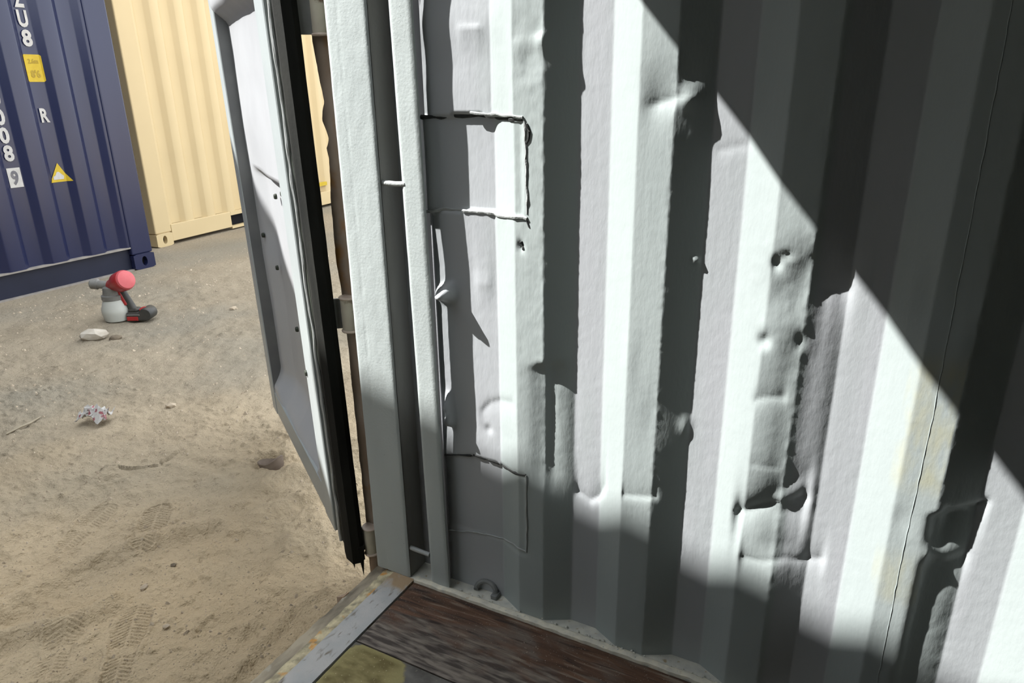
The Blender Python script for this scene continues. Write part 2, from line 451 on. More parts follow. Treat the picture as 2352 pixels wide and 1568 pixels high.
def dents(Y, Z):
    D = np.zeros_like(Y)

    def g(y, z, sy, sz, a, pw=1.0):
        nonlocal D
        r = ((Y - y) / sy) ** 2 + ((Z - z) / sz) ** 2
        D = D + a * np.exp(-0.5 * r ** pw)

    def crease(pts, up, dn, a, soft=0.012):
        nonlocal D
        zl, y0, y1 = lineat(pts, Y)
        dz = Z - zl
        e = np.exp(-np.abs(dz) / np.where(dz > 0, up, dn))
        e = e * sstep(y0 - soft, y0 + soft, Y) * (1 - sstep(y1 - soft, y1 + soft, Y))
        D = D + a * e

    # overall waviness of the old sheet
    D = D + 0.0011 * fbm(Y * 1.2 + 5, Z * 2.3, 3, 3) + 0.0005 * fbm(Y * 5, Z * 6, 3, 9)
    # the upper sheet stands proud of the welded-in plate
    zl, _, _ = lineat([(0.05, 1.299), (0.15, 1.306), (0.194, 1.309), (0.331, 1.303)], Y)
    left = sstep(0.045, 0.055, Y)
    soft = sstep(0.075, 0.150, Y)
    D = D - 0.0085 * soft * (Z > zl) * (1 - 0.5 * sstep(1.32, 1.60, Z) * np.sin(Z * 19) ** 2)
    zl2, _, _ = lineat([(0.051, 1.093), (0.196, 1.093), (0.327, 1.082)], Y)
    inp = (Z < zl) & (Z > zl2)
    D = D + 0.0045 * left * inp * (0.7 + 0.3 * np.sin((Z - 1.09) / 0.21 * 3.0))
    D = D - 0.022 * inp * np.exp(-0.5 * ((Y - 0.315) / 0.014) ** 2)
    D = D - 0.004 * soft * (Z < zl2) * (Z > 0.95) * (Z - 0.95) / 0.14
    zl3, _, _ = lineat([(0.05, 0.437), (0.141, 0.426), (0.222, 0.433), (0.335, 0.405)], Y)
    D = D - 0.003 * soft * ((Z > zl3) & (Z < 0.52)) * (0.52 - Z) / 0.09
    D = D + 0.002 * left * ((Z < zl3) & (Z > 0.19))
    # crest nearest the door
    crease([(0.003, 1.469), (0.072, 1.462)], .03, .018, .0028, .006)
    g(0.052, 1.447, .016, .018, -.0028); g(0.03, 1.42, .02, .022, .003); g(0.005, 1.45, .010, .012, -.006)
    crease([(0.16, 1.487), (0.217, 1.490)], .004, .03, -.003)
    g(0.056, 1.026, .005, .008, .007)
    crease([(0.155, 0.915), (0.198, 0.914)], .05, .03, -.0035)
    g(0.272, 0.884, .010, .012, -.046); g(0.292, 0.876, .012, .010, -.042)
    g(0.292, 0.572, .006, .016, -.034); g(0.286, 0.545, .004, .012, -.032); g(0.283, 0.525, .004, .012, -.032)
    crease([(0.084, 0.628), (0.136, 0.614), (0.170, 0.598), (0.197, 0.568)], .010, .035, .004)
    g(0.176, 0.521, .007, .008, .004); g(0.12, 0.58, .03, .04, -.003)
    # the slope right of it: crest edge beaten back between 0.38 and 0.76
    box = sstep(0.36, 0.47, Z) * (1 - sstep(0.735, 0.765, Z + 0.25 * np.abs(Y + 0.035)))
    D = D + 0.0135 * box * np.exp(-0.5 * ((Y + 0.006) / 0.026) ** 2)
    D = D + 0.0010 * box * fbm(Y * 60, Z * 40, 3, 77) * np.exp(-0.5 * ((Y + 0.02) / 0.02) ** 2)
    g(-0.015, 0.60, .007, .10, .003)
    crease([(-0.157, .446), (-0.136, .400), (-0.112, .382), (-0.095, .392), (-0.072, .402)], .045, .010, .008, .006)
    # second crest
    crease([(-0.312, 1.351), (-0.261, 1.336), (-0.226, 1.326)], .030, .024, .010, .020)
    g(-0.302, 1.342, .014, .016, -.013); g(-0.245, 1.36, .03, .03, .003)
    crease([(-0.290, .462), (-0.207, .446)], .030, .006, .0045, .004)
    g(-0.338, 0.645, .008, .016, -.0055); g(-0.335, 1.025, .004, .004, -.008)
    crease([(-0.420, 1.256), (-0.356, 1.242)], .012, .01, .002)
    g(-0.27, 0.66, .02, .05, .003); g(-0.21, 0.80, .012, .05, -.002)
    # third crest and its slope: the worst of the damage
    g(-0.493, 1.038, .007, .010, .009); g(-0.510, 1.056, .007, .006, .004)
    g(-0.486, 0.880, .008, .011, .010); g(-0.553, 0.886, .006, .011, .005)
    g(-0.520, 0.985, .030, .045, .006); g(-0.53, 0.92, .03, .03, -.003)
    crease([(-0.625, .991), (-0.598, .991), (-0.572, .991)], .045, .05, .010, .016)
    zz = sstep(0.525, 0.58, Z + 0.9 * (Y + 0.575)) * (1 - sstep(1.02, 1.12, Z))
    D = D + 0.0125 * zz * np.exp(-0.5 * ((Y + 0.560) / 0.027) ** 2)
    crease([(-0.540, .763), (-0.503, .760), (-0.480, .748)], .03, .012, .005, .006)
    crease([(-0.545, .600), (-0.485, .602)], .015, .006, .002)
    crease([(-0.606, .535), (-0.575, .523), (-0.551, .514), (-0.513, .495), (-0.465, .468)], .040, .055, .019, .010)
    crease([(-0.655, .391), (-0.603, .376), (-0.577, .381), (-0.535, .366), (-0.487, .362)], .030, .026, .008, .008)
    zz = sstep(0.36, 0.42, Z) * (1 - sstep(0.49, 0.53, Z))
    D = D + 0.0115 * zz * np.exp(-0.5 * ((Y + 0.560) / 0.027) ** 2)
    # fourth crest (with the sheet seam) and its slope
    crease([(-0.915, .612), (-0.897, .596), (-0.862, .588), (-0.848, .592)], .006, .050, .010, .008)
    crease([(-0.905, .486), (-0.869, .463), (-0.838, .478)], .020, .040, .006, .008)
    zz = (1 - sstep(0.575, 0.595, Z + .25 * np.abs(Y + .87))) * (0.80 + 0.20 * sstep(0.51, 0.54, Z) - 0.55 * np.exp(-0.5 * ((Z - .487) / .016) ** 2))
    D = D + 0.0145 * zz * np.exp(-0.5 * ((Y + 0.838) / np.where(Y > -0.838, 0.0085, 0.027)) ** 2) + .0010 * zz * np.exp(-0.5 * ((Y + 0.87) / 0.03) ** 2) * fbm(Y * 40, Z * 40, 3, 78)
    g(-0.80, 1.00, .03, .05, .004); g(-0.815, 0.93, .02, .06, -.003); g(-0.56, 1.30, .05, .08, .002)
    g(-0.755, 1.00, .015, .05, .004); g(-0.78, .55, .012, .02, .002)
    # ragged paint build-up on the right edges of the crests
    er = np.mod(-Y + 0.139, 0.278) - 0.139
    D = D - 0.0010 * np.exp(-0.5 * (er / 0.004) ** 2) * (vnoise(Y * 90, Z * 110, 5) + vnoise(Y * 200, Z * 230, 6)) * (Y < 0.05)
    # the zone of rough paint
    rough = np.exp(-0.5 * (((Y + 0.53) / .05) ** 2 + ((Z - 1.0) / .10) ** 2)) + np.exp(-0.5 * (((Y - 0.03) / .03) ** 2 + ((Z - 1.40) / .10) ** 2)) \
        + 0.8 * np.exp(-0.5 * (((Y - 0.03) / .03) ** 2 + ((Z - 1.0) / .20) ** 2)) + 0.4
    D = D + 0.0008 * rough * fbm(Y * 75, Z * 60, 3, 21)
    return D


def wall_surface(y, z):
    y = np.asarray(y, float); z = np.asarray(z, float)
    return prof(y) + dents(y, z)


brk = [-.278 * k + d + e for k in range(-1, 5) for d in (0, -.068, -.138, -.206) for e in (-.0024, 0, .0024)]
ys = np.concatenate([np.arange(0.318, -1.26, -0.0048), [b_ for b_ in brk if -1.25 < b_ < .15]])
ys = np.sort(ys)[::-1]
ys = ys[np.concatenate([[True], np.abs(np.diff(ys)) > .0006])]
ys = np.concatenate([ys, np.arange(-1.27, -5.5, -0.02)])
zs = np.concatenate([np.arange(-0.02, 1.72, 0.0062), np.arange(1.74, 2.41, 0.05)])
Y, Z = np.meshgrid(ys, zs, indexing='ij')
fade = sstep(-1.25, -1.15, Y) * (1 - sstep(1.66, 1.72, Z))
X = prof(Y) + dents(Y, Z) * fade
X = X.ravel()
coat = np.zeros((X.size, 4)); coat[:, 3] = 1
yy = Y.ravel(); zz_ = Z.ravel()
t = np.mod(-yy, 0.278)
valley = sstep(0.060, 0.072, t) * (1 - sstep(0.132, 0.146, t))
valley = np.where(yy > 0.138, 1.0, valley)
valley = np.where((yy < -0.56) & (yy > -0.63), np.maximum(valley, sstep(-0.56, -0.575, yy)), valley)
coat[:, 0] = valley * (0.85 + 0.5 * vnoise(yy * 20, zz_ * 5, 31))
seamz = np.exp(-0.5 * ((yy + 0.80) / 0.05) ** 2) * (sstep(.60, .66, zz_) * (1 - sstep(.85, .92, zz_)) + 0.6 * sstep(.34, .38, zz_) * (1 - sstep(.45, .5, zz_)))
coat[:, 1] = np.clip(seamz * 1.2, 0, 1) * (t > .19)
coat = np.clip(coat, 0, 1)
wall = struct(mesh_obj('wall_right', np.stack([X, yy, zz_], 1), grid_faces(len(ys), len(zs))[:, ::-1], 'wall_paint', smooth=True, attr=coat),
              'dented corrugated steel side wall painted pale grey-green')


def along(pts, step=0.006):
    out = []
    for a, b in zip(pts[:-1], pts[1:]):
        nseg = max(2, int(math.hypot(b[0] - a[0], b[1] - a[1]) / step))
        for k in range(nseg): out.append((a[0] + (b[0] - a[0]) * k / nseg, a[1] + (b[1] - a[1]) * k / nseg))
    out.append(pts[-1])
    return out


def bead(name, pts, r, material, wob=0.002, lift=0.0, rvar=0.35, seg=6):
    q = along(pts)
    P = []; RR = []
    for i, (y, z) in enumerate(q):
        y2 = y + wob * 2 * float(vnoise(i * .31, 3.3, len(q))); z2 = z + wob * 2 * float(vnoise(i * .27, 8.1, len(q) + 4))
        P.append((float(wall_surface(y2, z2)) - lift, y2, z2))
        RR.append(r * (1 + rvar * 2 * float(vnoise(i * .43, 1.7, len(q) + 9))))
    mb = MB(); mb.tube(P, RR, seg)
    return mb.build(name, material, wall, smooth=True)


b = bead('weld_bead', [(0.044, 1.297), (0.041, 1.20), (0.039, 1.10)], .0030, 'bead_paint', lift=.0); b['label'] = 'upright weld bead at the edge of the upper patch'
b = bead('weld_bead', [(0.326, 1.083), (0.25, 1.092), (0.196, 1.093), (0.13, 1.089), (0.051, 1.092), (0.040, 1.088)], .0040, 'bead_paint', wob=.003, lift=.0005)
b['label'] = 'ragged weld bead under the upper patch'
bead('weld_bead', [(0.194, 1.3135), (0.12, 1.309), (0.049, 1.304)], .0030, 'bead_paint', wob=.002, lift=.002)
bead('weld_crack', [(0.322, 1.302), (0.194, 1.306), (0.12, 1.301), (0.049, 1.297)], .0042, 'crack_dark', wob=.002, lift=.0, rvar=.5)
bead('weld_crack', [(0.040, 1.290), (0.033, 1.275), (0.036, 1.258), (0.0405, 1.250)], .0038, 'crack_dark', wob=.001, lift=.0)
bead('weld_crack', [(0.040, 1.084), (0.034, 1.070)], .0026, 'crack_dark', wob=.001)
bead('weld_crack', [(0.32, 0.412), (0.222, 0.432), (0.17, 0.430), (0.141, 0.425), (0.09, 0.428), (0.05, 0.436)], .0030, 'crack_dark', wob=.002, lift=-.0005, rvar=.6)
bead('weld_bead', [(0.048, 0.436), (0.047, 0.32), (0.048, 0.203)], .0024, 'bead_paint', lift=.001)
bead('weld_bead', [(0.318, 0.166), (0.217, 0.189), (0.15, 0.190), (0.093, 0.205), (0.048, 0.202)], .0024, 'bead_paint', lift=.001)
bead('seam_weld', [(-0.785, 1.62), (-0.790, 1.30), (-0.794, 0.93), (-0.796, 0.759), (-0.793, 0.468), (-0.795, 0.146), (-0.795, 0.012)], .0009, 'wall_paint', wob=.0010, lift=.0)
for (y, z, r) in ((0.0565, 1.028, .006),):
    bead('weld_crack', [(y, z + .008), (y - .006, z - .010)], .004, 'crack_dark', wob=.0005)

# ------------------------------------------------------------------ the rest of the container interior
def corr_sheet(name, pts_fn, y0, y1, z0, z1, material):
    br = [y0]
    k = math.ceil(y0 / 0.278) - 1
    yv = []
    kk = 0
    yb = y0
    vals = sorted(set([y0, y1] + [round(-0.278 * i + d, 4) for i in range(-2, 24) for d in (0, -.068, -.138, -.206)]))
    vals = [v for v in vals if y0 <= v <= y1]
    V = []
    for y in vals:
        d = float(prof_raw(y))
        V.append(pts_fn(y, d, z0)); V.append(pts_fn(y, d, z1))
    Fc = [(2 * i, 2 * i + 1, 2 * i + 3, 2 * i + 2) for i in range(len(vals) - 1)]
    return mesh_obj(name, V, Fc, material)


struct(corr_sheet('wall_left', lambda y, d, z: (-2.35 - d, y, z), -5.48, 0.43, 0.0, 2.41, 'paint_plain'), 'corrugated steel wall on the far left side')
struct(corr_sheet('wall_back', lambda y, d, z: (0.04 + (y - 0.05) * 0.436, -5.46 - d, z), -5.48, 0.05, 0.0, 2.41, 'paint_plain'), 'closed corrugated end wall')
cl = corr_sheet('ceiling', lambda y, d, z: (z, y, 2.40 + d * .5), -5.5, 0.46, -2.40, 0.05, 'ceiling_paint')
struct(cl, 'corrugated steel ceiling')
mb = MB(); mb.box((-2.45, 0.43, 2.345), (0.10, 0.53, 2.52), .006)
struct(mb.build('trim_3', 'paint_plain'), 'steel header beam over the door opening')
mb = MB(); mb.box((-2.45, 0.43, -0.02), (-2.33, 0.56, 2.35), .006)
struct(mb.build('trim_4', 'post_paint'), 'steel door post on the far left')

mb = MB(); mb.box((0, -0.03, 0.02), (1.15, 0.03, 2.30), .006, fn=lambda x, y, z: (-2.42 - .36 * x - .933 * y, 0.60 + .933 * x - .36 * y, z))
d2 = struct(mb.build('door_2', 'door_frame_paint'), 'opened left door leaf, outside the frame')

# floor: plywood sheets on cross members
floor = MB(); floor.box((-2.38, -5.46, -0.06), (-0.02, 0.405, -0.032))
floor = struct(floor.build('floor', 'wood_edge'), 'plywood floor of the container')
yedge = 0.408
sheets = [((-0.288, -2.42), (-0.028, yedge), 'plywood_brown'), ((-1.20, -2.42), (-0.292, yedge), 'plywood_grey'),
          ((-2.34, -2.42), (-1.204, yedge), 'plywood_brown'), ((-1.20, -4.9), (-0.028, -2.424), 'plywood_brown'),
          ((-2.34, -4.9), (-1.204, -2.424), 'plywood_brown')]
for i, (lo, hi, m) in enumerate(sheets):
    mb = MB()
    # a sheet with a slightly worn, uneven top near the door
    nx, ny = (40, 70) if i < 2 else (3, 3)
    gx = np.linspace(lo[0], hi[0], nx); gy = np.linspace(max(lo[1], -0.9) if i < 2 else lo[1], hi[1], ny)
    GX, GY = np.meshgrid(gx, gy, indexing='ij')
    GZZ = -0.001 + (0.0016 * fbm(GX * 26, GY * 5, 4, 40 + i) if i < 2 else 0 * GX)
    if i < 2:
        edge = np.minimum(np.minimum(GX - lo[0], hi[0] - GX), hi[1] - GY)
        GZZ = GZZ - 0.004 * np.exp(-edge / 0.004)
    V = np.stack([GX.ravel(), GY.ravel(), GZZ.ravel()], 1)
    Fc = grid_faces(nx, ny)
    mb.add(V.tolist(), Fc.tolist())
    mb.box((lo[0], lo[1], -0.03), (hi[0], hi[1], -0.008))
    o = mb.build('plywood_sheet', m, floor, smooth=(i < 2))
    if i == 1: o['label'] = 'grey worn plywood sheet with an olive-yellow painted patch'
    if i == 0: o['label'] = 'dark brown scuffed plywood strip beside the wall'

# bottom rail ledge between floor and wall
rb = MB(); rb.box((-0.026, -5.4, -0.09), (0.075, 0.44, -0.002))
base = struct(rb.build('baseboard_right', 'ledge_dust'), 'dusty steel bottom rail along the foot of the wall')
mb = MB()
v, f = [], []
yy_ = np.arange(0.41, -2.4, -0.008)
for y in yy_:
    wv = .004 * float(vnoise(y * 40, 1.3, 61)) + .003 * float(vnoise(y * 120, 2.3, 62))
    zt = .004 + .0025 * float(vnoise(y * 60, 4.3, 63))
    v += [(-0.029 + wv, y, -.012), (-0.027 + wv, y, zt), (-0.012, y, zt + .001), (-0.002 + wv, y, -.0015)]
for i in range(len(yy_) - 1):
    for k in range(3): f.append((4 * i + k, 4 * i + k + 1, 4 * i + k + 5, 4 * i + k + 4))
mb.add(v, f)
o = mb.build('ledge_lip', 'ledge_sand', base, smooth=True); o['label'] = 'pale sandy sealant strip along the edge of the floor'
# crust of sand and old sealant along the edge
nb = 150
mb = MB()
rr = random.Random(5)
for k in range(nb):
    y = 0.32 - k * 0.0095 + rr.uniform(-.004, .004); x = -0.012 + rr.uniform(-.012, .013)
    s = rr.uniform(.0015, .0042)
    mb.lathe([(s * .3, -.001), (s, 0.0), (s * .7, s * .6), (s * .15, s * .8)], (x, y, -.001 + .0035), seg=5)
o = mb.build('sand_crust', 'ledge_dust', base); o['kind'] = 'stuff'
# lashing ring lying over the rail
mb = MB()
pts = []
for k in range(15):
    a = math.radians(-15 + 210 * k / 14)
    pts.append((0.022 + 0.012 * math.sin(a), 0.192 - 0.032 * math.cos(a) * -1 * -1, 0.006 + 0.026 * max(math.sin(a), -0.05)))
mb.tube(pts, .0075, 8)
ring = mb.build('lashing_ring', 'ring_steel', base, smooth=True)
ring['label'] = 'bent steel lashing ring'
mb = MB(); mb.box((0.008, 0.150, -0.004), (0.034, 0.170, 0.012), .003)
mb.build('ring_lug', 'ring_steel', ring)

# ------------------------------------------------------------------ door post (trim_1)
pb = MB()
# post face as a slightly uneven plate
py_ = np.linspace(0.428, 0.551, 26); pz_ = np.linspace(0.0, 2.36, 200)
PY, PZ = np.meshgrid(py_, pz_, indexing='ij')
PX = -0.020 + 0.0007 * fbm(PY * 60, PZ * 45, 3, 61) + 0.0012 * fbm(PY * 14, PZ * 6, 3, 62)
PX = PX + 0.004 * np.exp(-(PY - 0.428) / .003) + 0.004 * np.exp(-(0.551 - PY) / .003)
PX = PX + 0.0012 * np.exp(-((PY - 0.512) / .0016) ** 2) * (vnoise(PZ * 40, 0 * PZ, 3) + .5)
pb.add(np.stack([PX.ravel(), PY.ravel(), PZ.ravel()], 1).tolist(), grid_faces(26, 200)[:, ::-1].tolist())
post = struct(pb.build('trim_1', 'post_paint', smooth=True), 'pale green steel door post')
mb = MB(); mb.box((-0.014, 0.545, 0.0), (0.03, 0.551, 2.36)); mb.box((0.03, 0.44, -0.06), (0.10, 0.553, 2.36), .004)
o = mb.build('post_tube', 'post_paint', post)
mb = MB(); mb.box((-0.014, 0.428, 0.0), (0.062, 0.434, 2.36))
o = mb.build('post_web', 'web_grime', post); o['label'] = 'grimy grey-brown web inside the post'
mb = MB(); mb.box((0.060, 0.300, 0.0), (0.066, 0.434, 2.38)); mb.box((0.030, 0.3165, 0.0), (0.062, 0.3195, 2.38))
o = mb.build('back_plate', 'lilac_paint', post)
# rusty bent flange on the outside
zz = np.array([-0.10, 0.0, 0.18, 0.47, 0.73, 0.855, 0.95, 1.023, 1.10, 1.16, 1.20, 1.226, 1.247, 1.27, 1.295, 1.318, 1.337, 1.36, 1.383, 1.43, 1.48, 1.7, 2.36])
ye = np.array([.618, .619, .622, .622, .624, .628, .636, .634, .632, .626, .624, .629, .619, .624, .634, .630, .621, .624, .629, .635, .640, .64, .64])
zf = np.arange(-0.10, 2.36, 0.006)
yf = np.interp(zf, zz, ye) + 0.002 * vnoise(zf * 25, 0 * zf, 12) + 0.001 * vnoise(zf * 90, 0 * zf, 13)
mb = MB()
V = []
for y, z in zip(yf, zf):
    bx = 0.030 + 0.002 * float(vnoise(z * 15, 0.5, 8))
    V += [(bx, 0.549, z), (bx, y, z), (bx + .006, y, z), (bx + .006, 0.549, z)]
Fc = []
for i in range(len(zf) - 1):
    for k in range(4): Fc.append((4 * i + k, 4 * i + (k + 1) % 4, 4 * i + 4 + (k + 1) % 4, 4 * i + 4 + k))
mb.add(V, Fc)
o = mb.build('outer_flange', 'rust_brown', post); o['label'] = 'rusty outer flange with a torn wavy edge'
# lashing bar held off the wall by short rods
by_ = np.linspace(0.306, 0.366, 12); bz_ = np.linspace(0.002, 2.3, 160)
BY, BZ = np.meshgrid(by_, bz_, indexing='ij')
BX = -0.012 + 0.0009 * fbm(BY * 30, BZ * 20, 3, 71) + 0.003 * np.exp(-(BY - 0.306) / .002) + 0.003 * np.exp(-(0.366 - BY) / .002)
shift = 0.008 * (BZ - 0.9) / 0.9
shift = np.clip(shift, -.008, .006) * 1.2
mb = MB()
mb.add(np.stack([BX.ravel(), (BY + shift).ravel(), BZ.ravel()], 1).tolist(), grid_faces(12, 160)[:, ::-1].tolist())
mb.add(np.stack([(BX + 0.009).ravel() * 0 - .003, (BY + shift).ravel(), BZ.ravel()], 1).tolist(), grid_faces(12, 160).tolist())
for c in (0, 11):
    e0 = np.stack([BX[c], (BY + shift)[c], BZ[c]], 1); e1 = e0.copy(); e1[:, 0] = -.003
    V = np.concatenate([e0, e1]).tolist()
    mb.add(V, [(i, i + 1, i + 161, i + 160) for i in range(159)])
o = mb.build('lashing_bar', 'post_paint', post, smooth=True)
for z in (0.096, 1.150, 1.92):
    mb = MB()
    zt = 0.004 if z > .5 else -0.005
    mb.tube([(-0.006, 0.436, z + .002), (-0.007, 0.415, z + .001), (-0.007, 0.39, z), (-0.007, 0.360, z + zt * .3)], [.0062, .0068, .0066, .0066], 10)
    mb.build('lashing_rod', 'bead_paint', post, smooth=True)
# hinge pins standing on the post
for z0, z1, m in ((0.012, 0.100, 'hinge_steel'), (0.742, 0.832, 'hinge_steel'), (1.492, 1.60, 'hinge_steel')):
    mb = MB(); mb.lathe([(.020, z0), (.0205, z0 + .004), (.0205, z1 - .004), (.020, z1)], (0.018, 0.598, 0), seg=20)
    pin = mb.build('hinge_pin', m, post, smooth=True)
    mb = MB()
    for zc in (z0 - .004, z1):
        mb.lathe([(.024, zc), (.0255, zc + .003), (.024, zc + .006)], (0.018, 0.596, 0), seg=18)
    mb.build('hinge_collar', 'collar', pin, smooth=True)
mb = MB(); mb.lathe([(.019, -.10), (.019, .010)], (0.022, 0.592, 0), seg=16)
mb.build('post_foot', 'rust_brown', post, smooth=True)

# ------------------------------------------------------------------ sill (trim_2)
def strip(x0, x1, y0, y1, z, nx, ny, amp, seed, drop=0.0):
    gx = np.linspace(x0, x1, nx); gy = np.linspace(y0, y1, ny)
    GX, GY = np.meshgrid(gx, gy, indexing='ij')
    GZ_ = z + amp * fbm(GX * 40, GY * 40, 3, seed) - drop * (GY - y0) / (y1 - y0)
    return np.stack([GX.ravel(), GY.ravel(), GZ_.ravel()], 1).tolist(), grid_faces(nx, ny).tolist()


mb = MB()
v, f = strip(-2.35, -0.02, 0.4115, 0.487, 0.0, 300, 12, .0012, 81); mb.add(v, f)
mb.box((-2.35, 0.4115, -0.13), (-0.02, 0.487, -0.003))
sill = struct(mb.build('trim_2', 'sill_steel', smooth=False), 'worn grey steel sill at the door opening')
mb = MB()
v, f = strip(-2.35, 0.02, 0.488, 0.523, -0.002, 300, 8, .005, 83, drop=.008); mb.add(v, f)
mb.box((-2.35, 0.488, -0.13), (0.02, 0.523, -0.014))
o = mb.build('sill_lip', 'sill_rust', sill); o['label'] = 'flaking cream and orange rusty lip of the sill'
mb = MB()
v, f = strip(-2.35, 0.03, 0.5235, 0.578, -0.020, 300, 10, .004, 85, drop=.014); mb.add(v, f)
mb.box((-2.35, 0.5235, -0.13), (0.03, 0.575, -0.042))
o = mb.build('sill_edge', 'sill_outer', sill)
mb = MB()
mb.add([(-0.150, .575, -.03), (-0.125, .575, -.03), (-0.140, .612, -.050), (-0.150, .575, -.075), (-0.125, .575, -.075), (-0.14, .612, -.075)],
       [(0, 1, 2), (3, 5, 4), (0, 3, 4, 1), (1, 4, 5, 2), (2, 5, 3, 0)])
o = mb.build('door_lug', 'rust_brown', sill); o['label'] = 'small rusty triangular lug'
# ------------------------------------------------------------------ door_1: the open right-hand door leaf
NH = (-0.045, 0.641)


def dw(u, w, z):
    a = math.radians(34.4)
    e = (math.sin(a), math.cos(a)); nn = (-math.cos(a), math.sin(a))
    return (NH[0] - .0080 * z + u * e[0] + w * nn[0], NH[1] + .0150 * z + u * e[1] + w * nn[1], z)


def dbox(u0, u1, w0, w1, z0, z1, ch=0.003, nz=10, mbx=None):
    """box cut into nz slices so that it follows the leaf's slight twist"""
    mbx = mbx or MB()
    V = []; Fc = []
    c = ch
    ring = [(u0 + c, w0), (u1 - c, w0), (u1, w0 + c), (u1, w1 - c), (u1 - c, w1), (u0 + c, w1), (u0, w1 - c), (u0, w0 + c)]
    for k in range(nz + 1):
        z = z0 + (z1 - z0) * k / nz
        V += [dw(u, w, z) for u, w in ring]
    for k in range(nz):
        for j in range(8): Fc.append((8 * k + j, 8 * k + (j + 1) % 8, 8 * k + 8 + (j + 1) % 8, 8 * k + 8 + j))
    Fc.append(tuple(range(7, -1, -1))); Fc.append(tuple(8 * nz + j for j in range(8)))
    mbx.add(V, Fc)
    return mbx


DL = 1.25
ZB = 0.022
# pressed door panel: depth map behind the frame face
pu = np.linspace(0.26, DL - 0.085, 110); pz = np.concatenate([np.arange(ZB + .09, 1.75, .0125), np.arange(1.76, 2.2, .04)])
PU, PZ = np.meshgrid(pu, pz, indexing='ij')
dep = -0.045 - 0.030 * (1 - sstep(1.075, 1.085, PZ - 0.02 * (PU - .6))) * sstep(0.30, 0.40, PU) * (1 - sstep(DL - .30, DL - .16, PU))
dep = dep + 0.072 * (1 - sstep(0.10, 0.27, PZ + 0.05 * np.abs(PU - .7)))
dep = np.minimum(dep, -0.006)
dep = dep + 0.050 * sstep(1.60, 1.66, PZ + 0.01 * fbm(PU * 8, PZ * 3, 2, 5))
dep = dep + 0.004 * fbm(PU * 5, PZ * 4, 3, 91) - 0.008 * np.exp(-0.5 * (((PU - 1.0) / .08) ** 2 + ((PZ - .84) / .06) ** 2))
dep = dep - 0.008 * np.exp(-0.5 * (((PU - .75) / .12) ** 2 + ((PZ - .60) / .10) ** 2)) + 0.006 * np.exp(-0.5 * (((PU - .9) / .1) ** 2 + ((PZ - 1.35) / .15) ** 2))
V = np.array([dw(u, w, z) for u, w, z in zip(PU.ravel(), dep.ravel(), PZ.ravel())])
leaf = struct(mesh_obj('door_1', V, grid_faces(len(pu), len(pz)), 'door_paint', smooth=True), 'open steel door leaf, dented white-grey inner face')
dbox(0.150, 0.275, -0.085, 0.0, ZB, 2.27).build('door_stile', 'door_frame_paint', leaf)['label'] = 'hinge-side stile of the door'
dbox(DL - 0.10, DL, -0.085, 0.0, ZB, 2.27).build('door_stile', 'door_frame_paint', leaf)['label'] = 'lock-side stile of the door'
o = dbox(DL - 0.1022, DL - 0.099, -0.084, -0.004, 0.14, 2.14, .0004).build('stile_shade', 'stile_shade_grey', leaf); o['label'] = 'thin plate coloured dark grey for the shade inside the lock stile'  # added plate, its dark colour stands in for shade
dbox(0.275, DL - 0.10, -0.052, -0.003, ZB, 0.125, nz=2).build('door_rail', 'door_frame_paint', leaf)['label'] = 'bottom rail of the door'
dbox(0.275, DL - 0.10, -0.052, -0.003, 2.15, 2.27, nz=2).build('door_rail', 'door_frame_paint', leaf)['label'] = 'top rail of the door'
o = dbox(0.070, 0.150, -0.050, -0.010, ZB - .01, 2.27).build('gasket_strip', 'gasket_green', leaf)
# outer rubber seal with a ragged lower end
mb = MB()
zz = np.linspace(ZB - 0.03, 2.27, 160)
V = []
for z in zz:
    j = 0.004 * float(vnoise(z * 18, 2.2, 44))
    V += [dw(-0.002 + j, -0.052, z), dw(-0.014 + j, -0.036, z), dw(-0.010 + j, -0.012, z), dw(0.03 + j * .5, -0.002, z), dw(0.066, -0.006, z), dw(0.070, -0.05, z)]
Fc = []
for k in range(159):
    for j in range(6): Fc.append((6 * k + j, 6 * k + (j + 1) % 6, 6 * k + 6 + (j + 1) % 6, 6 * k + 6 + j))
Fc.append(tuple(range(5, -1, -1))); Fc.append(tuple(6 * 159 + j for j in range(6)))
mb.add(V, Fc)
seal = mb.build('rubber_gasket', 'gasket_rubber', leaf); seal['label'] = 'black rubber door gasket'
mb = MB()
for (u0, u1, w0, w1, zl, zt) in ((-0.016, 0.006, -0.050, -0.030, -0.062, 0.05), (0.012, 0.028, -0.03, -0.01, -0.045, 0.03), (0.035, 0.06, -0.045, -0.012, -0.022, 0.03), (0.10, 0.14, -0.03, -0.012, -0.008, 0.04)):
    V = [dw(u0, w0, zt), dw(u1, w0, zt), dw(u1, w1, zt), dw(u0, w1, zt), dw((u0 * .7 + u1 * .3), (w0 + w1) / 2, zl)]
    mb.add(V, [(0, 1, 4), (1, 2, 4), (2, 3, 4), (3, 0, 4), (3, 2, 1, 0)])
mb.build('gasket_tatter', 'gasket_rubber', seal)
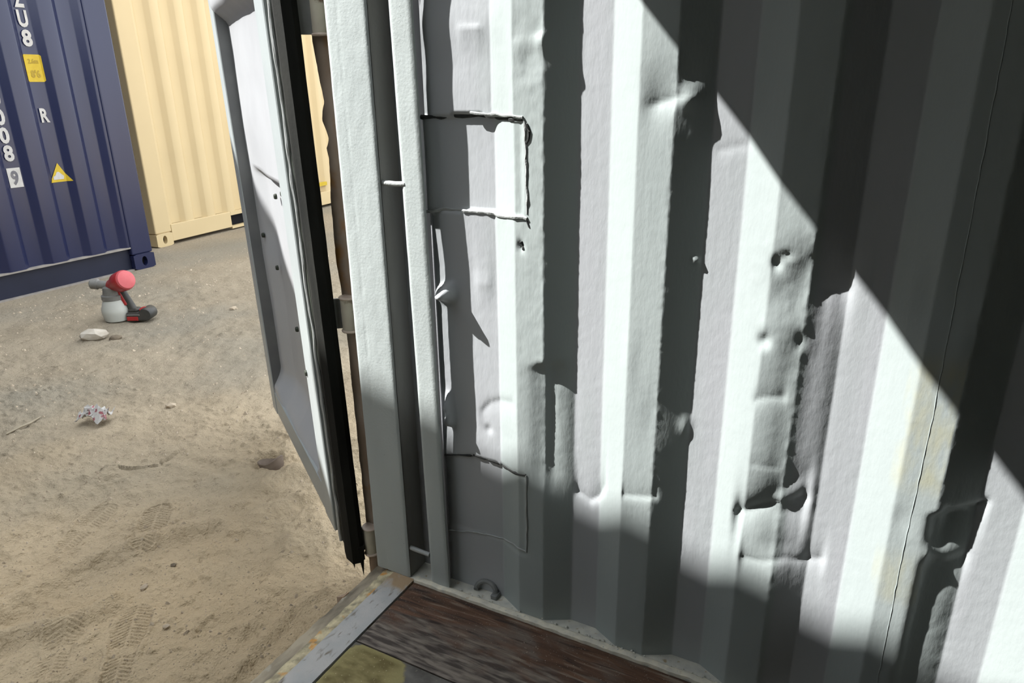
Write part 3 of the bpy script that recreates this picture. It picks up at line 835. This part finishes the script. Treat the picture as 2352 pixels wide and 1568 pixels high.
# painted lip running down the seal
mb = MB()
zz = np.linspace(ZB, 2.27, 140)
mb.tube([dw(0.088 + .006 * float(vnoise(z * 9, 1.1, 41)) + .004 * float(vnoise(z * 30, 2.1, 42)), -0.004 + .004 * float(vnoise(z * 14, 4.1, 43)), z) for z in zz],
        [0.0055 * (1 + .5 * float(vnoise(z * 22, 7.1, 45))) for z in zz], 7)
o = mb.build('gasket_lip', 'lip_paint', leaf, smooth=True); o['label'] = 'thin painted lip of the door gasket'
for u, z, d in ((0.538, .847, -.058), (0.393, .872, -.05), (0.70, .54, -.062), (0.262, .535, 0.0), (1.07, .83, -.045), (0.95, .72, -.062), (0.74, 1.02, -.06), (0.60, 1.045, -.06)):
    mb = MB()
    c0 = Vector(dw(u, d - .004, z)); ax = Vector(dw(u, d + .1, z)) - c0
    mb.lathe([(.010, 0), (.010, .006), (.008, .010), (.003, .011)], c0, ax, 8)
    mb.build('bolt', 'gasket_green', leaf)
for z0, z1 in ((0.015, 0.098), (0.745, 0.830), (1.492, 1.60)):
    mb = MB()
    p0 = dw(0.02, -0.05, z0); p1 = dw(0.02, -0.025, z0)
    V = [(0.012, 0.618, z0), (0.034, 0.606, z0), (p0[0], p0[1], z0), (p1[0], p1[1], z0)]
    V = V + [(x, y, z1) for x, y, _ in V]
    mb.add(V, [(3, 2, 1, 0), (4, 5, 6, 7), (0, 1, 5, 4), (1, 2, 6, 5), (2, 3, 7, 6), (3, 0, 4, 7)])
    mb.build('hinge_leaf', 'hinge_grey', leaf)

# ------------------------------------------------------------------ yard ground
def seg_dist(Xg, Yg, a, b):
    ax, ay = a; bx, by = b
    dx, dy = bx - ax, by - ay
    t_ = np.clip(((Xg - ax) * dx + (Yg - ay) * dy) / (dx * dx + dy * dy), 0, 1)
    return np.hypot(Xg - ax - t_ * dx, Yg - ay - t_ * dy), t_


FOOT = [((0.004, 1.605), (-0.211, 1.425), 1.0), ((-0.085, 1.78), (-0.325, 1.67), .75), ((-0.40, 1.17), (-0.64, 0.94), 1.0), ((-0.50, 1.33), (-0.70, 1.13), .7),
        ((0.15, 1.03), (0.05, 0.86), .4)]


def ground_h(x, y):
    r = np.hypot(x, y - 1.2)
    near = 1 - sstep(2.5, 6.5, r)
    hgt = 0.022 * fbm(x * 1.1 + 3, y * 1.1, 3, 101) * (0.4 + near)
    hgt += 0.014 * fbm(x * 4.2, y * 4.2, 4, 111) + 0.011 * fbm(x * 17, y * 17, 4, 121) * (0.35 + near)
    c = vnoise(x * 30, y * 30, 131) + 0.5 * vnoise(x * 63, y * 63, 133)
    hgt += 0.026 * np.clip(c - 0.20, 0, 1) * near * (0.4 + 1.6 * np.clip(fbm(x * 2.3, y * 2.3, 2, 137) + .3, 0, 1))
    small = 0.011 * fbm(x * 17, y * 17, 4, 121) * (0.35 + near) + 0.026 * np.clip(c - 0.20, 0, 1) * near * (0.4 + 1.6 * np.clip(fbm(x * 2.3, y * 2.3, 2, 137) + .3, 0, 1))
    # soft ridges left by tyres and scraping
    for pts, a, w in (([(-.78, 1.62), (-.60, 1.535), (-.372, 1.537), (-.174, 1.459), (0.03, 1.33)], .013, .035), ([(-.80, 1.50), (-.663, 1.417), (-.539, 1.288), (-.42, 1.26)], .013, .03),
                      ([(-.60, 1.98), (-.416, 1.889), (-.214, 1.90), (0.1, 2.02)], .008, .03), ([(-.30, .80), (-.14, .88), (0.06, 1.0)], .007, .03), ([(-.46, .70), (-.20, .74), (-.10, .70)], .005, .02),
                      ([(.28, 1.36), (.42, 1.32), (.52, 1.22)], .012, .04), ([(.02, 1.25), (.20, 1.20), (.33, 1.10)], .010, .035)):
        d = np.full(x.shape, 9.0)
        for p, q in zip(pts[:-1], pts[1:]): d = np.minimum(d, seg_dist(x, y, p, q)[0])
        hgt += 2.2 * a * np.exp(-(d / (1.25 * w)) ** 2) - a * .6 * np.exp(-((d - 2 * w) / w) ** 2)
    # cracked crust
    d = np.full(x.shape, 9.0); sgn = np.zeros_like(x)
    pts = [(0.11, 1.99), (0.141, 1.965), (0.165, 1.915), (0.197, 1.872), (0.225, 1.899), (0.26, 1.897), (0.303, 1.901)]
    for p, q in zip(pts[:-1], pts[1:]):
        dd_, _ = seg_dist(x, y, p, q)
        cr = (q[0] - p[0]) * (y - p[1]) - (q[1] - p[1]) * (x - p[0])
        sgn = np.where(dd_ < d, np.sign(cr), sgn); d = np.minimum(d, dd_)
    hgt += np.where(sgn > 0, 0.009 * np.exp(-d / .05), -0.020 * np.exp(-d / .005) * (0.6 + 1.5 * vnoise(x * 30, y * 30, 141))) * (d < .4)
    # small hole with a scrap in it
    dh = np.hypot((x - .440) * 1.0, (y - 1.500) * 1.2)
    hgt += -0.075 * np.exp(-(dh / .06) ** 4) + 0.006 * np.exp(-((dh - .085) / .03) ** 2)
    # boot prints
    for toe, heel, k in FOOT:
        vx, vy = toe[0] - heel[0], toe[1] - heel[1]
        L = math.hypot(vx, vy); vx /= L; vy /= L
        s = (x - heel[0]) * vx + (y - heel[1]) * vy
        w = -(x - heel[0]) * vy + (y - heel[1]) * vx
        half = np.where(s < L * .36, 0.036, 0.036 + 0.014 * sstep(L * .36, L * .6, s))
        half = half * np.sqrt(np.clip(1 - np.clip((s - L * .78) / (L * .24), 0, 1) ** 2, 0, 1)) * np.sqrt(np.clip(1 - np.clip((L * .10 - s) / (L * .12), 0, 1) ** 2, 0, 1))
        ins = sstep(-0.004, 0.006, half - np.abs(w)) * (s > -.02) * (s < L * 1.03)
        ph = np.mod((s + np.abs(w) * .45 + .0006 * fbm(x * 60, y * 60, 2, 5)) / 0.0140, 1.0) - 0.5
        tread = -np.exp(-(ph * 0.0140 / 0.0023) ** 2)
        gap = np.exp(-(w / .004) ** 2) + 1.0 * ((s > L * .36) & (s < L * .46))
        hgt += k * ins * (-0.0018 - 0.85 * small + 0.0075 * tread * (1 - np.clip(gap, 0, 1)) + .001 * np.clip(gap, 0, 1))
        hgt += k * 0.005 * np.exp(-((half - np.abs(w) + .008) / .008) ** 2) * (s > -.03) * (s < L * 1.05)
    # the yard falls off a touch under the containers
    under = 1 - sstep(0.36, 0.50, y)
    hgt = np.where((x < .6) & (x > -2.9), hgt * (1 - under) - 0.03 * under, hgt)
    far = sstep(4.55, 5.05, y) + (1 - sstep(-6.5, -5.9, y))
    return GZ + hgt * (1 - 0.85 * np.clip(far, 0, 1)) * (1 - sstep(6, 9, np.abs(x)))


def axis(parts):
    out = []
    for a, b, s in parts: out.append(np.arange(a, b, s))
    return np.concatenate(out)


gx = axis([(-30, -10, 5.), (-10, -3, 1.0), (-3, -1.0, .12), (-1.0, -.74, .006), (-.74, .08, .0026), (.08, .72, .0055), (0.72, 3.0, .016), (3.0, 8, .12), (8, 14, 1.), (14, 41, 6.)])
gy = axis([(-30, -8, 5.), (-8, 0.3, .6), (0.3, 0.56, .03), (0.56, .90, .0055), (.90, 1.84, .0026), (1.84, 2.1, .006), (2.1, 3.2, .011), (3.2, 5.6, .022), (5.6, 9, .2), (9, 16, 1.), (16, 50, 6.)])
GX, GY = np.meshgrid(gx, gy, indexing='ij')
GH = ground_h(GX, GY)
ground = mesh_obj('ground', np.stack([GX.ravel(), GY.ravel(), GH.ravel()], 1), grid_faces(len(gx), len(gy)), 'yard_dirt', smooth=True)
struct(ground, 'sandy dirt yard with boot prints and ridges')


def gz(x, y):
    return float(ground_h(np.array([[float(x)]]), np.array([[float(y)]]))[0, 0])


def rock_mesh(rx, ry, rz, seed, sub=2, rough=.18):
    bm = bmesh.new(); bmesh.ops.create_icosphere(bm, subdivisions=sub, radius=1.0)
    V = np.array([q.co[:] for q in bm.verts]); Fc = [tuple(q.index for q in p.verts) for p in bm.faces]
    bm.free()
    k = 1 + rough * 2 * (vnoise(V[:, 0] * 1.7 + seed, V[:, 1] * 1.7 + V[:, 2] * 1.3, seed) + .6 * vnoise(V[:, 2] * 3 + seed, V[:, 0] * 3.1 - V[:, 1] * 2, seed + 3))
    V = V * k[:, None] * np.array([rx, ry, rz])
    return V, Fc


# loose grit
rr = random.Random(21)
mb = MB()
ico = None
for k in range(4200):
    if k < 2900:
        x = rr.uniform(-.85, .6); y = rr.uniform(.62, 2.3)
        s = rr.uniform(.0018, .0046) * (1 + (rr.random() < .10) * 1.3)
    else:
        x = rr.uniform(-.1, 3.6); y = rr.uniform(1.8, 5.0); s = rr.uniform(.004, .011) * (1 + (rr.random() < .06) * 1.0)
    if x > -0.02 and y < .66: continue
    if math.hypot(x - 1.46, y - 3.90) < .24 or math.hypot(x - 1.13, y - 3.68) < .16 or math.hypot(x - .35, y - 2.54) < .10 or math.hypot(x - .42, y - 1.45) < .11: continue
    a = rr.uniform(0, 3.14)
    z = gz(x, y)
    ca, sa = math.cos(a), math.sin(a)
    V = []
    for (px, py, pz_2) in ((1, 0, 0), (0.2, 0.8, 0), (-.9, .3, 0), (-.5, -.8, 0), (.5, -.7, 0), (.15, .05, .75), (-.3, .1, .6)):
        px *= s * rr.uniform(.8, 1.3); py *= s * rr.uniform(.7, 1.1)
        V.append((x + px * ca - py * sa, y + px * sa + py * ca, z + s * pz_2 * rr.uniform(.7, 1.1) - (0 if pz_2 else s * .3)))
    mb.add(V, [(0, 1, 5), (1, 6, 5), (1, 2, 6), (2, 3, 6), (3, 5, 6), (3, 4, 5), (4, 0, 5)])
grit = mb.build('grit', 'pebble'); grit['kind'] = 'stuff'
tag(grit, 'small loose grit and pebbles scattered over the dirt yard', 'grit')


def stone(name, label, x, y, rx, ry, rz, rot, material, seed, sub=2):
    t_ = thing(name, label, 'stone', (x, y, gz(x, y)))
    V, Fc = rock_mesh(rx, ry, rz, seed, sub)
    c_, s_ = math.cos(rot), math.sin(rot)
    W_ = [(x + vx * c_ - vy * s_, y + vx * s_ + vy * c_, gz(x, y) + vz + rz * .55) for vx, vy, vz in V]
    mesh_obj('stone_body', W_, Fc, material, t_, smooth=False)
    # single mesh thing: promote
    ch = t_.children[0]
    ch.parent = None; ch.location = t_.location; ch.name = name
    tag(ch, label, 'stone')
    bpy.data.objects.remove(t_)
    return ch


stone('pale_stone', 'pale angular stone on the dirt in front of the spray gun', 1.115, 3.72, .085, .055, .042, -.9, 'pale_stone', 4)
stone('dark_stone', 'small dark brown stone to the right of the pale stone', 1.165, 3.59, .04, .028, .018, -.6, 'dark_stone', 8)
for i, (x, y, s, lb) in enumerate(((1.95, 3.4, .03, 'small beige pebble lying to the right of the spray gun battery'), (2.75, 3.75, .04, 'flat beige pebble between the blue container corner and the open door'),
                                   (0.62, 2.35, .028, 'tan pebble left of the open door edge'), (-0.335, 1.235, .016, 'lone pale pebble among the boot prints'),
                                   (-0.22, 1.245, .013, 'small dark pebble beside the lone pale pebble'), (-0.43, 1.00, .012, 'small tan pebble right beside the lowest boot print'))):
    stone('pebble', lb, x, y, s, s * .75, s * .5, i * 1.1, 'pebble' if i != 4 else 'dark_stone', 30 + i, 1)

# crumpled paper
px, py = 0.352, 2.545
V = []; Fc = []
nu_, nv_ = 13, 11
for i in range(nu_):
    for j in range(nv_):
        a, b = i / (nu_ - 1) - .5, j / (nv_ - 1) - .5
        n1 = float(vnoise(a * 6 + 3, b * 6 + 1, 7)); n2 = float(vnoise(a * 13, b * 13 + 5, 9))
        zz0 = 0.052 * max(0, 1 - 3.2 * (a * a + b * b)) ** .7 * (0.55 + abs(math.sin(a * 9 + b * 4)) * .7) + .05 * n1 + .02 * n2
        ss = Vector((0.47, -0.88)); aa = Vector((0.88, 0.47))
        q = ss * (a * .135 + .025 * n2) + aa * (b * .10 + .03 * n1)
        V.append((px + q.x, py + q.y, GZ + .012 + max(zz0, -.008)))
mbp = mesh_obj('crumpled_paper', V, grid_faces(nu_, nv_).tolist(), 'printed_paper')
mbp.data.transform(Matrix.Translation((-px, -py, -GZ))); mbp.location = (px, py, GZ)
sm = mbp.modifiers.new('thickness', 'SOLIDIFY'); sm.thickness = 0.0015
tag(mbp, 'crumpled white and red printed paper lying on the dirt', 'paper')
# straw
mb = MB(); mb.tube([(0.085, 2.80, gz(.085, 2.80) + .006), (0.15, 2.795, gz(.15, 2.795) + .012), (0.20, 2.81, gz(.20, 2.81) + .008), (0.262, 2.835, gz(.262, 2.835) + .010)], [.004, .006, .006, .003], 6)
tag(mb.build('dry_stick', 'dry_straw', smooth=True), 'thin pale dry stick lying on the dirt at the left', 'stick')
# brown hollow scrap, half buried
mb = MB()
axs = Vector((0.10, 0.34, 0.94)).normalized()
o0 = Vector((0.408, 1.425, GZ - .062))
a1 = axs.cross(Vector((1, 0, 0))).normalized(); a2 = axs.cross(a1)
V = []
for (r, hh) in ((.024, .062), (.034, .072), (.043, .083), (.046, .090), (.049, .086), (.046, .07), (.042, .03), (.036, .0)):
    for k in range(22):
        w = 2 * math.pi * k / 22
        rr_ = r * (1 + .10 * math.sin(2 * w + .6) + .07 * math.sin(3 * w))
        V.append(o0 + axs * (hh + .008 * math.sin(2 * w + 1)) + (a1 * math.cos(w) + a2 * math.sin(w)) * rr_)
deep = [o0 + axs * .012 + (a1 * math.cos(2 * math.pi * k / 22) + a2 * math.sin(2 * math.pi * k / 22)) * .022 for k in range(22)]
V = deep + V
Fc = []
for i in range(8):
    for k in range(22):
        k2 = (k + 1) % 22
        Fc.append((i * 22 + k, i * 22 + k2, (i + 1) * 22 + k2, (i + 1) * 22 + k))
Fc.append(tuple(range(22)))
mb.add(V, Fc)
o = mb.build('hollow_scrap', 'brown_scrap', smooth=True)
tag(o, 'round brown hollow scrap half buried in the dirt beside the open door', 'scrap')


# ------------------------------------------------------------------ freight containers out in the yard
def bprof(x, x0, pitch, depth, sl):
    """recess depth (positive away from the viewer): crest, bright slope, valley, dark slope"""
    t_ = np.mod(np.asarray(x, float) - x0, pitch)
    fl = (pitch - 2 * sl) / 2
    depth = depth * 1.25
    return np.where(t_ < sl, depth * t_ / sl, np.where(t_ < sl + fl, depth, np.where(t_ < 2 * sl + fl, depth * (2 * sl + fl - t_) / sl, 0.0)))


def container(root, x0, x1, y0, depth_y, z0, height, paint, rail, phase, pitch=0.32, rot=0.0, detail=True, pockets=()):
    """box from (x0,y0) to (x1,y0+depth_y) with its corrugated face on y0; rot turns it about (x0,y0)"""
    ca, sa = math.cos(rot), math.sin(rot)

    def T(x, y, z):
        return (x0 + (x - x0) * ca - (y - y0) * sa, y0 + (x - x0) * sa + (y - y0) * ca, z)

    zb, zt = z0 + 0.205, z0 + height - 0.11
    pw = 0.20
    # corrugated face
    sl = pitch * .155
    fl = (pitch - 2 * sl) / 2
    brk = [x0 + pw - .004, x1 - pw + .004]
    kmin = math.floor((x0 - phase) / pitch) - 1
    for k in range(kmin, kmin + int((x1 - x0) / pitch) + 4):
        for d in (0, sl, sl + fl, 2 * sl + fl):
            v_ = phase + k * pitch + d
            if x0 + pw < v_ < x1 - pw: brk.append(v_)
    brk = sorted(brk)
    xs = []
    for a, b_ in zip(brk[:-1], brk[1:]): xs += [a + .006, b_ - .006] if b_ - a > .02 else [a]
    xs = [brk[0]] + xs + [brk[-1]]
    V = []
    for x in xs:
        d = float(np.mean([bprof(x + e, phase, pitch, .036, sl) for e in (-.004, 0, .004)])) + .012
        V += [T(x, y0 + d, zb), T(x, y0 + d, zt)]
    face = mesh_obj('side_panel', V, [(2 * i + 2, 2 * i + 3, 2 * i + 1, 2 * i) for i in range(len(xs) - 1)], paint, root, smooth=True)
    # posts
    for xa in (x0, x1 - pw):
        mb = MB(); mb.box((xa, y0, z0 + .135), (xa + pw, y0 + .16, z0 + height - .12), .012, fn=T)
        mb.build('corner_post', paint, root)
        mb = MB(); mb.box((xa, y0 + depth_y - .16, z0 + .135), (xa + pw, y0 + depth_y, z0 + height - .12), .012, fn=T)
        mb.build('corner_post', paint, root)
    # castings with their oval holes
    for xa in (x0 - .003, x1 - pw + .003):
        for ya, fr in ((y0 - .006, True), (y0 + depth_y - .155, False)):
            for za in (z0, z0 + height - .135):
                mb = MB()
                if fr and detail:
                    nn_ = 24
                    cx, cz = xa + pw / 2, za + .068
                    out = []; inn = []
                    for k in range(nn_):
                        a = 2 * math.pi * k / nn_
                        c_, s_ = math.cos(a), math.sin(a)
                        m_ = min((pw / 2) / max(abs(c_), 1e-6), .068 / max(abs(s_), 1e-6))
                        out.append((cx + c_ * m_, cz + s_ * m_)); inn.append((cx + .026 * c_, cz + .042 * s_))
                    V = [T(x, ya, z) for x, z in out] + [T(x, ya, z) for x, z in inn] + [T(x, ya + .05, z) for x, z in inn] + [T(x, ya + .16, z) for x, z in out]
                    Fc = []
                    for k in range(nn_):
                        k2 = (k + 1) % nn_
                        Fc += [(k, nn_ + k, nn_ + k2, k2), (nn_ + k, 2 * nn_ + k, 2 * nn_ + k2, nn_ + k2), (k2, 3 * nn_ + k2, 3 * nn_ + k, k)]
                    mb.add(V, Fc)
                    o = mb.build('corner_casting', paint, root)
                    hb = MB(); hb.add([T(x, ya + .05, z) for x, z in inn], [tuple(range(nn_))])
                    hb.build('casting_hole', 'black_hole', o)
                else:
                    mb.box((xa, ya, za), (xa + pw, ya + .16, za + .135), .006, fn=T)
                    mb.build('corner_casting', paint, root)
    # bottom rail: channel with ledges that catch sand
    if rail:
        mb = MB(); mb.box((x0 + pw, y0 + .045, z0 + .006), (x1 - pw, y0 + .055, z0 + .20), fn=T)
        mb.build('bottom_rail', rail, root)
        mb = MB(); mb.box((x0 + pw, y0 + .004, z0 + .196), (x1 - pw, y0 + .06, z0 + .207), fn=T)
        o = mb.build('rail_ledge', 'rail_dust', root); o['label'] = 'sand-dusted upper edge of the bottom rail'
        mb = MB(); mb.box((x0 + pw, y0 + .008, z0 + .000), (x1 - pw, y0 + .05, z0 + .010), fn=T)
        mb.build('rail_foot', 'rail_dust', root)
    else:
        xs2 = [x0 + pw + .005]
        for a, b_ in pockets: xs2 += [a, b_]
        xs2.append(x1 - pw)
        for a, b_ in zip(xs2[0::2], xs2[1::2]):
            mb = MB(); mb.box((a, y0 + .004, z0 + .035), (b_, y0 + .05, z0 + .205), .004, fn=T)
            mb.build('bottom_rail', paint, root)
        for a, b_ in pockets:
            mb = MB(); mb.box((a, y0 + .004, z0 + .165), (b_, y0 + .05, z0 + .205), fn=T)
            mb.box((a, y0 + .004, z0 + .015), (b_, y0 + .05, z0 + .045), fn=T)
            o = mb.build('fork_pocket', paint, root)
            mb = MB(); mb.box((a, y0 + .10, z0 + .04), (b_, y0 + .11, z0 + .17), fn=T)
            mb.build('pocket_hole', 'black_hole', o)
    mb = MB(); mb.box((x0 + pw, y0 + .004, z0 + height - .11), (x1 - pw, y0 + .06, z0 + height - .02), .006, fn=T)
    mb.build('top_rail', paint, root)
    mb = MB(); mb.box((x0 + .02, y0 + .02, z0 + height - .06), (x1 - .02, y0 + depth_y - .02, z0 + height - .03), fn=T)
    mb.build('roof_panel', paint, root)
    mb = MB(); mb.box((x0 + .02, y0 + depth_y - .06, z0 + .12), (x1 - .02, y0 + depth_y - .03, z0 + height - .05), fn=T)
    mb.build('far_side_panel', paint, root)
    for xa in (x0 + .02, x1 - .05):
        mb = MB(); mb.box((xa, y0 + .10, z0 + .10), (xa + .03, y0 + depth_y - .10, z0 + height - .05), fn=T)
        mb.build('end_panel', paint, root)
    return face


BY0 = 5.137
blue = thing('shipping_container', 'dark blue freight container with white letters and a yellow warning triangle', 'container', (-0.42, BY0, GZ))
bface = container(blue, -3.45, 2.606, BY0, 2.44, GZ, 2.60, 'blue_paint', 'blue_rail', 1.853, .322)
upper = thing('shipping_container', 'dark blue freight container stacked on the lettered blue one, above the frame', 'container', (-0.42, BY0, GZ + 2.603))
container(upper, -3.45, 2.606, BY0 + .004, 2.44, GZ + 2.603, 2.68, 'blue_paint', 'blue_rail', 1.853, .322, detail=False)

# lettering and stickers on the corrugated face
def on_face(x, off=.006):
    return BY0 + float(bprof(x, 1.853, .322, .036, .322 * .155)) + .012 - off


BRK = sorted([1.853 + k * .322 + d for k in range(-4, 4) for d in (0, .322 * .155, .161, .161 + .322 * .155)])


def project(bm, off):
    for b_ in BRK:
        bmesh.ops.bisect_plane(bm, geom=list(bm.verts) + list(bm.edges) + list(bm.faces), plane_co=(b_, 0, 0), plane_no=(1, 0, 0))
    for q in bm.verts: q.co.y = on_face(q.co.x, off)


def decal_poly(name, pts, material, parent, off=.004, label=None):
    bm = bmesh.new()
    vs_ = [bm.verts.new((x, 0, z)) for x, z in pts]
    bm.faces.new(vs_)
    project(bm, off)
    bm.verts.index_update()
    v = [tuple(q.co) for q in bm.verts]; f = [tuple(q.index for q in p.verts) for p in bm.faces]
    bm.free()
    o = mesh_obj(name, v, f, material, parent)
    if label: o['label'] = label
    return o


def decal_text(name, s, cx, z0, hgt, wid, material, parent, off=.007):
    cu = bpy.data.curves.new('txt', 'FONT'); cu.body = s; cu.size = 1.0; cu.offset = 0.038
    cu.resolution_u = 3
    to = bpy.data.objects.new('txt', cu); COL.objects.link(to)
    bpy.context.view_layer.update()
    me = bpy.data.meshes.new_from_object(to.evaluated_get(bpy.context.evaluated_depsgraph_get()))
    bpy.data.objects.remove(to)
    bm = bmesh.new(); bm.from_mesh(me)
    xs = [q.co.x for q in bm.verts]; ys_ = [q.co.y for q in bm.verts]
    for q in bm.verts:
        u = (q.co.x - min(xs)) / (max(xs) - min(xs)) - .5; v = (q.co.y - min(ys_)) / (max(ys_) - min(ys_))
        q.co = Vector((cx + u * wid, 0, z0 + v * hgt))
    bmesh.ops.triangulate(bm, faces=list(bm.faces))
    project(bm, off)
    bm.verts.index_update()
    v = [tuple(q.co) for q in bm.verts]; f = [tuple(q.index for q in p.verts) for p in bm.faces]
    bm.free()
    return mesh_obj(name, v, f, material, parent)


CA = 1.957
for s, z in (('Z', 1.985), ('U', 1.851), ('8', 1.718)):
    decal_text('letter', s, CA, z, .118, .072, 'white_decal', blue)
decal_text('letter', 'R', CA, 1.205 - .03, .105, .064, 'white_decal', blue)
CB = 1.632
for s, z in (('0', 1.300), ('0', 1.169), ('0', 1.038), ('8', .910)):
    decal_text('digit', s, CB, z, .118, .070, 'white_decal', blue)
dg = decal_poly('check_digit_box', [(1.588, .718), (1.684, .718), (1.684, .862), (1.588, .862)], 'white_decal', blue, .004)
decal_text('digit', '9', CB + .003, .735, .108, .052, 'navy_print', dg, .006)
st = decal_poly('height_sticker', [(1.905, 1.47), (2.015, 1.47), (2.024, 1.48), (2.024, 1.655), (2.015, 1.664), (1.905, 1.664), (1.896, 1.655), (1.896, 1.48)], 'yellow_decal', blue, .004, 'yellow height sticker')
decal_text('sticker_print', '2.6m', 1.962, 1.60, .035, .075, 'yellow_print', st, .006)
decal_text('sticker_print', "8'6", 1.962, 1.50, .055, .070, 'yellow_print', st, .006)
tr = decal_poly('warning_triangle', [(1.884, .722), (2.049, .722), (1.969, .868)], 'yellow_decal', blue, .004, 'yellow warning triangle')
decal_poly('triangle_emblem', [(1.915, .742), (1.995, .742), (2.0, .765), (1.965, .80), (1.95, .80), (1.935, .775), (1.915, .765)], 'white_decal', tr, .006)

YR = math.radians(5.0)
yellow = thing('shipping_container', 'cream yellow freight container behind the blue one', 'container', (3.13, 5.80, GZ))
container(yellow, 3.13, 9.19, 5.80, 2.44, GZ, 2.60, 'cream_paint', None, 3.35, .30, rot=YR, pockets=((4.17, 4.56), (5.22, 5.62)))
ytop = thing('shipping_container', 'unseen cream yellow container added on top of the other cream one to dim the yard', 'container', (3.13, 5.80, GZ + 2.603))  # unseen, added to block sky light from the far yard and cream face
container(ytop, 3.13, 9.19, 5.80, 2.44, GZ + 2.603, 2.60, 'cream_paint', None, 3.35, .30, rot=YR, detail=False)
mb = MB()
ca, sa = math.cos(YR), math.sin(YR)
V = [(3.13 + (x - 3.13) * ca - y_ * sa, 5.80 + (x - 3.13) * sa + y_ * ca, z) for x, y_, z in
     ((5.2, -.012, .19), (5.95, -.012, .19), (5.95, -.012, .235), (5.2, -.012, .235), (5.2, .02, .19), (5.95, .02, .19), (5.95, .02, .235), (5.2, .02, .235))]
mb.add(V, [(0, 1, 2, 3), (7, 6, 5, 4), (0, 4, 5, 1), (1, 5, 6, 2), (2, 6, 7, 3), (3, 7, 4, 0)])
mb.build('reflector_strip', 'yellow_decal', yellow)

# a stack of short containers out of frame on the left: its top edge throws the soft lower shade on the wall
for k, nm in ((0, 'short grey freight container on the ground left of the yard, outside the frame'), (1, 'short grey freight container stacked on top of the other short grey one, outside the frame')):
    zl = GZ + k * 2.603
    t_ = thing('short_container', nm, 'container', (-3.4, 3.7, zl))
    # built lengthways on x, then turned so that its long side runs away from our door
    container(t_, -2.44, 0.55, 0.0, 2.44, zl, 2.60 if k == 0 else 2.66, 'grey_container', 'blue_rail', 0.1, .30, detail=False)
    rotm = Matrix.Translation((-2.339, 1.79, 0)) @ Matrix.Rotation(math.radians(90 - 7.5), 4, 'Z') @ Matrix.Translation((2.44, 0, 0))
    for ch in t_.children_recursive:
        base_ = Vector(t_.location)
        ch.data.transform(Matrix.Translation(-base_) @ rotm @ Matrix.Translation(base_))

# ------------------------------------------------------------------ cordless paint sprayer
gx0, gy0 = 1.43, 3.93
gg = gz(gx0, gy0)
S = Vector((0.4702, -0.8826, 0)); A = Vector((0.8826, 0.4702, 0))
gun = thing('paint_sprayer', 'red and grey cordless paint sprayer standing on the dirt by the blue container', 'sprayer', (gx0, gy0, gg))


def G(s, z, a=0.0):
    p = Vector((gx0, gy0, gg)) + S * s + A * a
    return (p.x, p.y, gg + z)


mb = MB(); mb.lathe([(.070, .0), (.082, .006), (.092, .06), (.092, .085), (.075, .135), (.066, .155)], G(-.01, 0), (0, 0, 1), 28)
cup = mb.build('paint_cup', 'gun_cup', gun, smooth=True); cup['label'] = 'whitish translucent paint cup'
mb = MB(); mb.lathe([(.070, .150), (.074, .153), (.074, .180), (.062, .186), (.056, .235), (.040, .245)], G(-.012, 0), (0, 0, 1), 24)
mb.build('cup_lid', 'gun_grey', cup, smooth=True)
mb = MB(); mb.lathe([(.026, .0), (.028, .02), (.028, .075), (.036, .080), (.036, .120), (.024, .130)], G(-.02, .245), Vector(S) * -1 + Vector((0, 0, .12)), 20)
mb.build('spray_nozzle', 'gun_grey', gun, smooth=True)
ax = (S * .80 + Vector((0, 0, .32)) - A * .42).normalized()
mb = MB(); mb.lathe([(.030, -.03), (.042, .0), (.048, .05), (.055, .07), (.066, .085), (.070, .15), (.068, .165)], Vector(G(-.005, .245)), ax, 28)
body = mb.build('motor_housing', 'gun_red', gun, smooth=True)
mb = MB(); mb.lathe([(.064, .1655), (.066, .170), (.060, .184), (.03, .192), (.004, .194)], Vector(G(-.005, .245)), ax, 28)
o = mb.build('end_cap', 'gun_cap', body, smooth=True); o['label'] = 'round pinkish red end cap'
mb = MB(); mb.tube([G(.045, .235), G(.062, .19), G(.088, .13), G(.105, .075)], [.026, .024, .024, .028], 12)
grip = mb.build('grip', 'gun_dark', gun, smooth=True)
mb = MB(); mb.tube([G(.035, .215, -.012), G(.052, .17, -.014), G(.075, .11, -.014)], [.017, .017, .015], 10)
o = mb.build('trigger', 'gun_red', grip, smooth=True)


def gbox(s0, s1, a0, a1, z0, z1, ch=.006):
    mb = MB(); mb.box((s0, a0, z0), (s1, a1, z1), ch, fn=lambda s, a, z: G(s, z, a))
    return mb


bt = gbox(.075, .215, -.05, .05, .0, .062, .012).build('battery', 'gun_dark', gun)
gbox(.080, .155, -.056, -.046, .006, .034, .003).build('battery_panel', 'gun_red', bt)
gbox(.080, .170, -.054, -.046, .042, .050, .002).build('battery_stripe', 'gun_grey', bt)
mb = MB(); mb.lathe([(.038, -.05), (.044, -.042), (.044, .042), (.038, .05)], Vector(G(.205, .047)), A, 20)
mb.build('battery_end', 'gun_dark', bt, smooth=True)
mb = MB(); mb.lathe([(.028, .0), (.028, .008), (.02, .012)], Vector(G(.190, .075, -.02)), (-0.3 * A + Vector((0, 0, 1))), 16)
mb.build('battery_button', 'gun_red', bt, smooth=True)
gbox(.085, .150, -.035, .035, .058, .085, .012).build('battery_foot', 'gun_dark', grip)
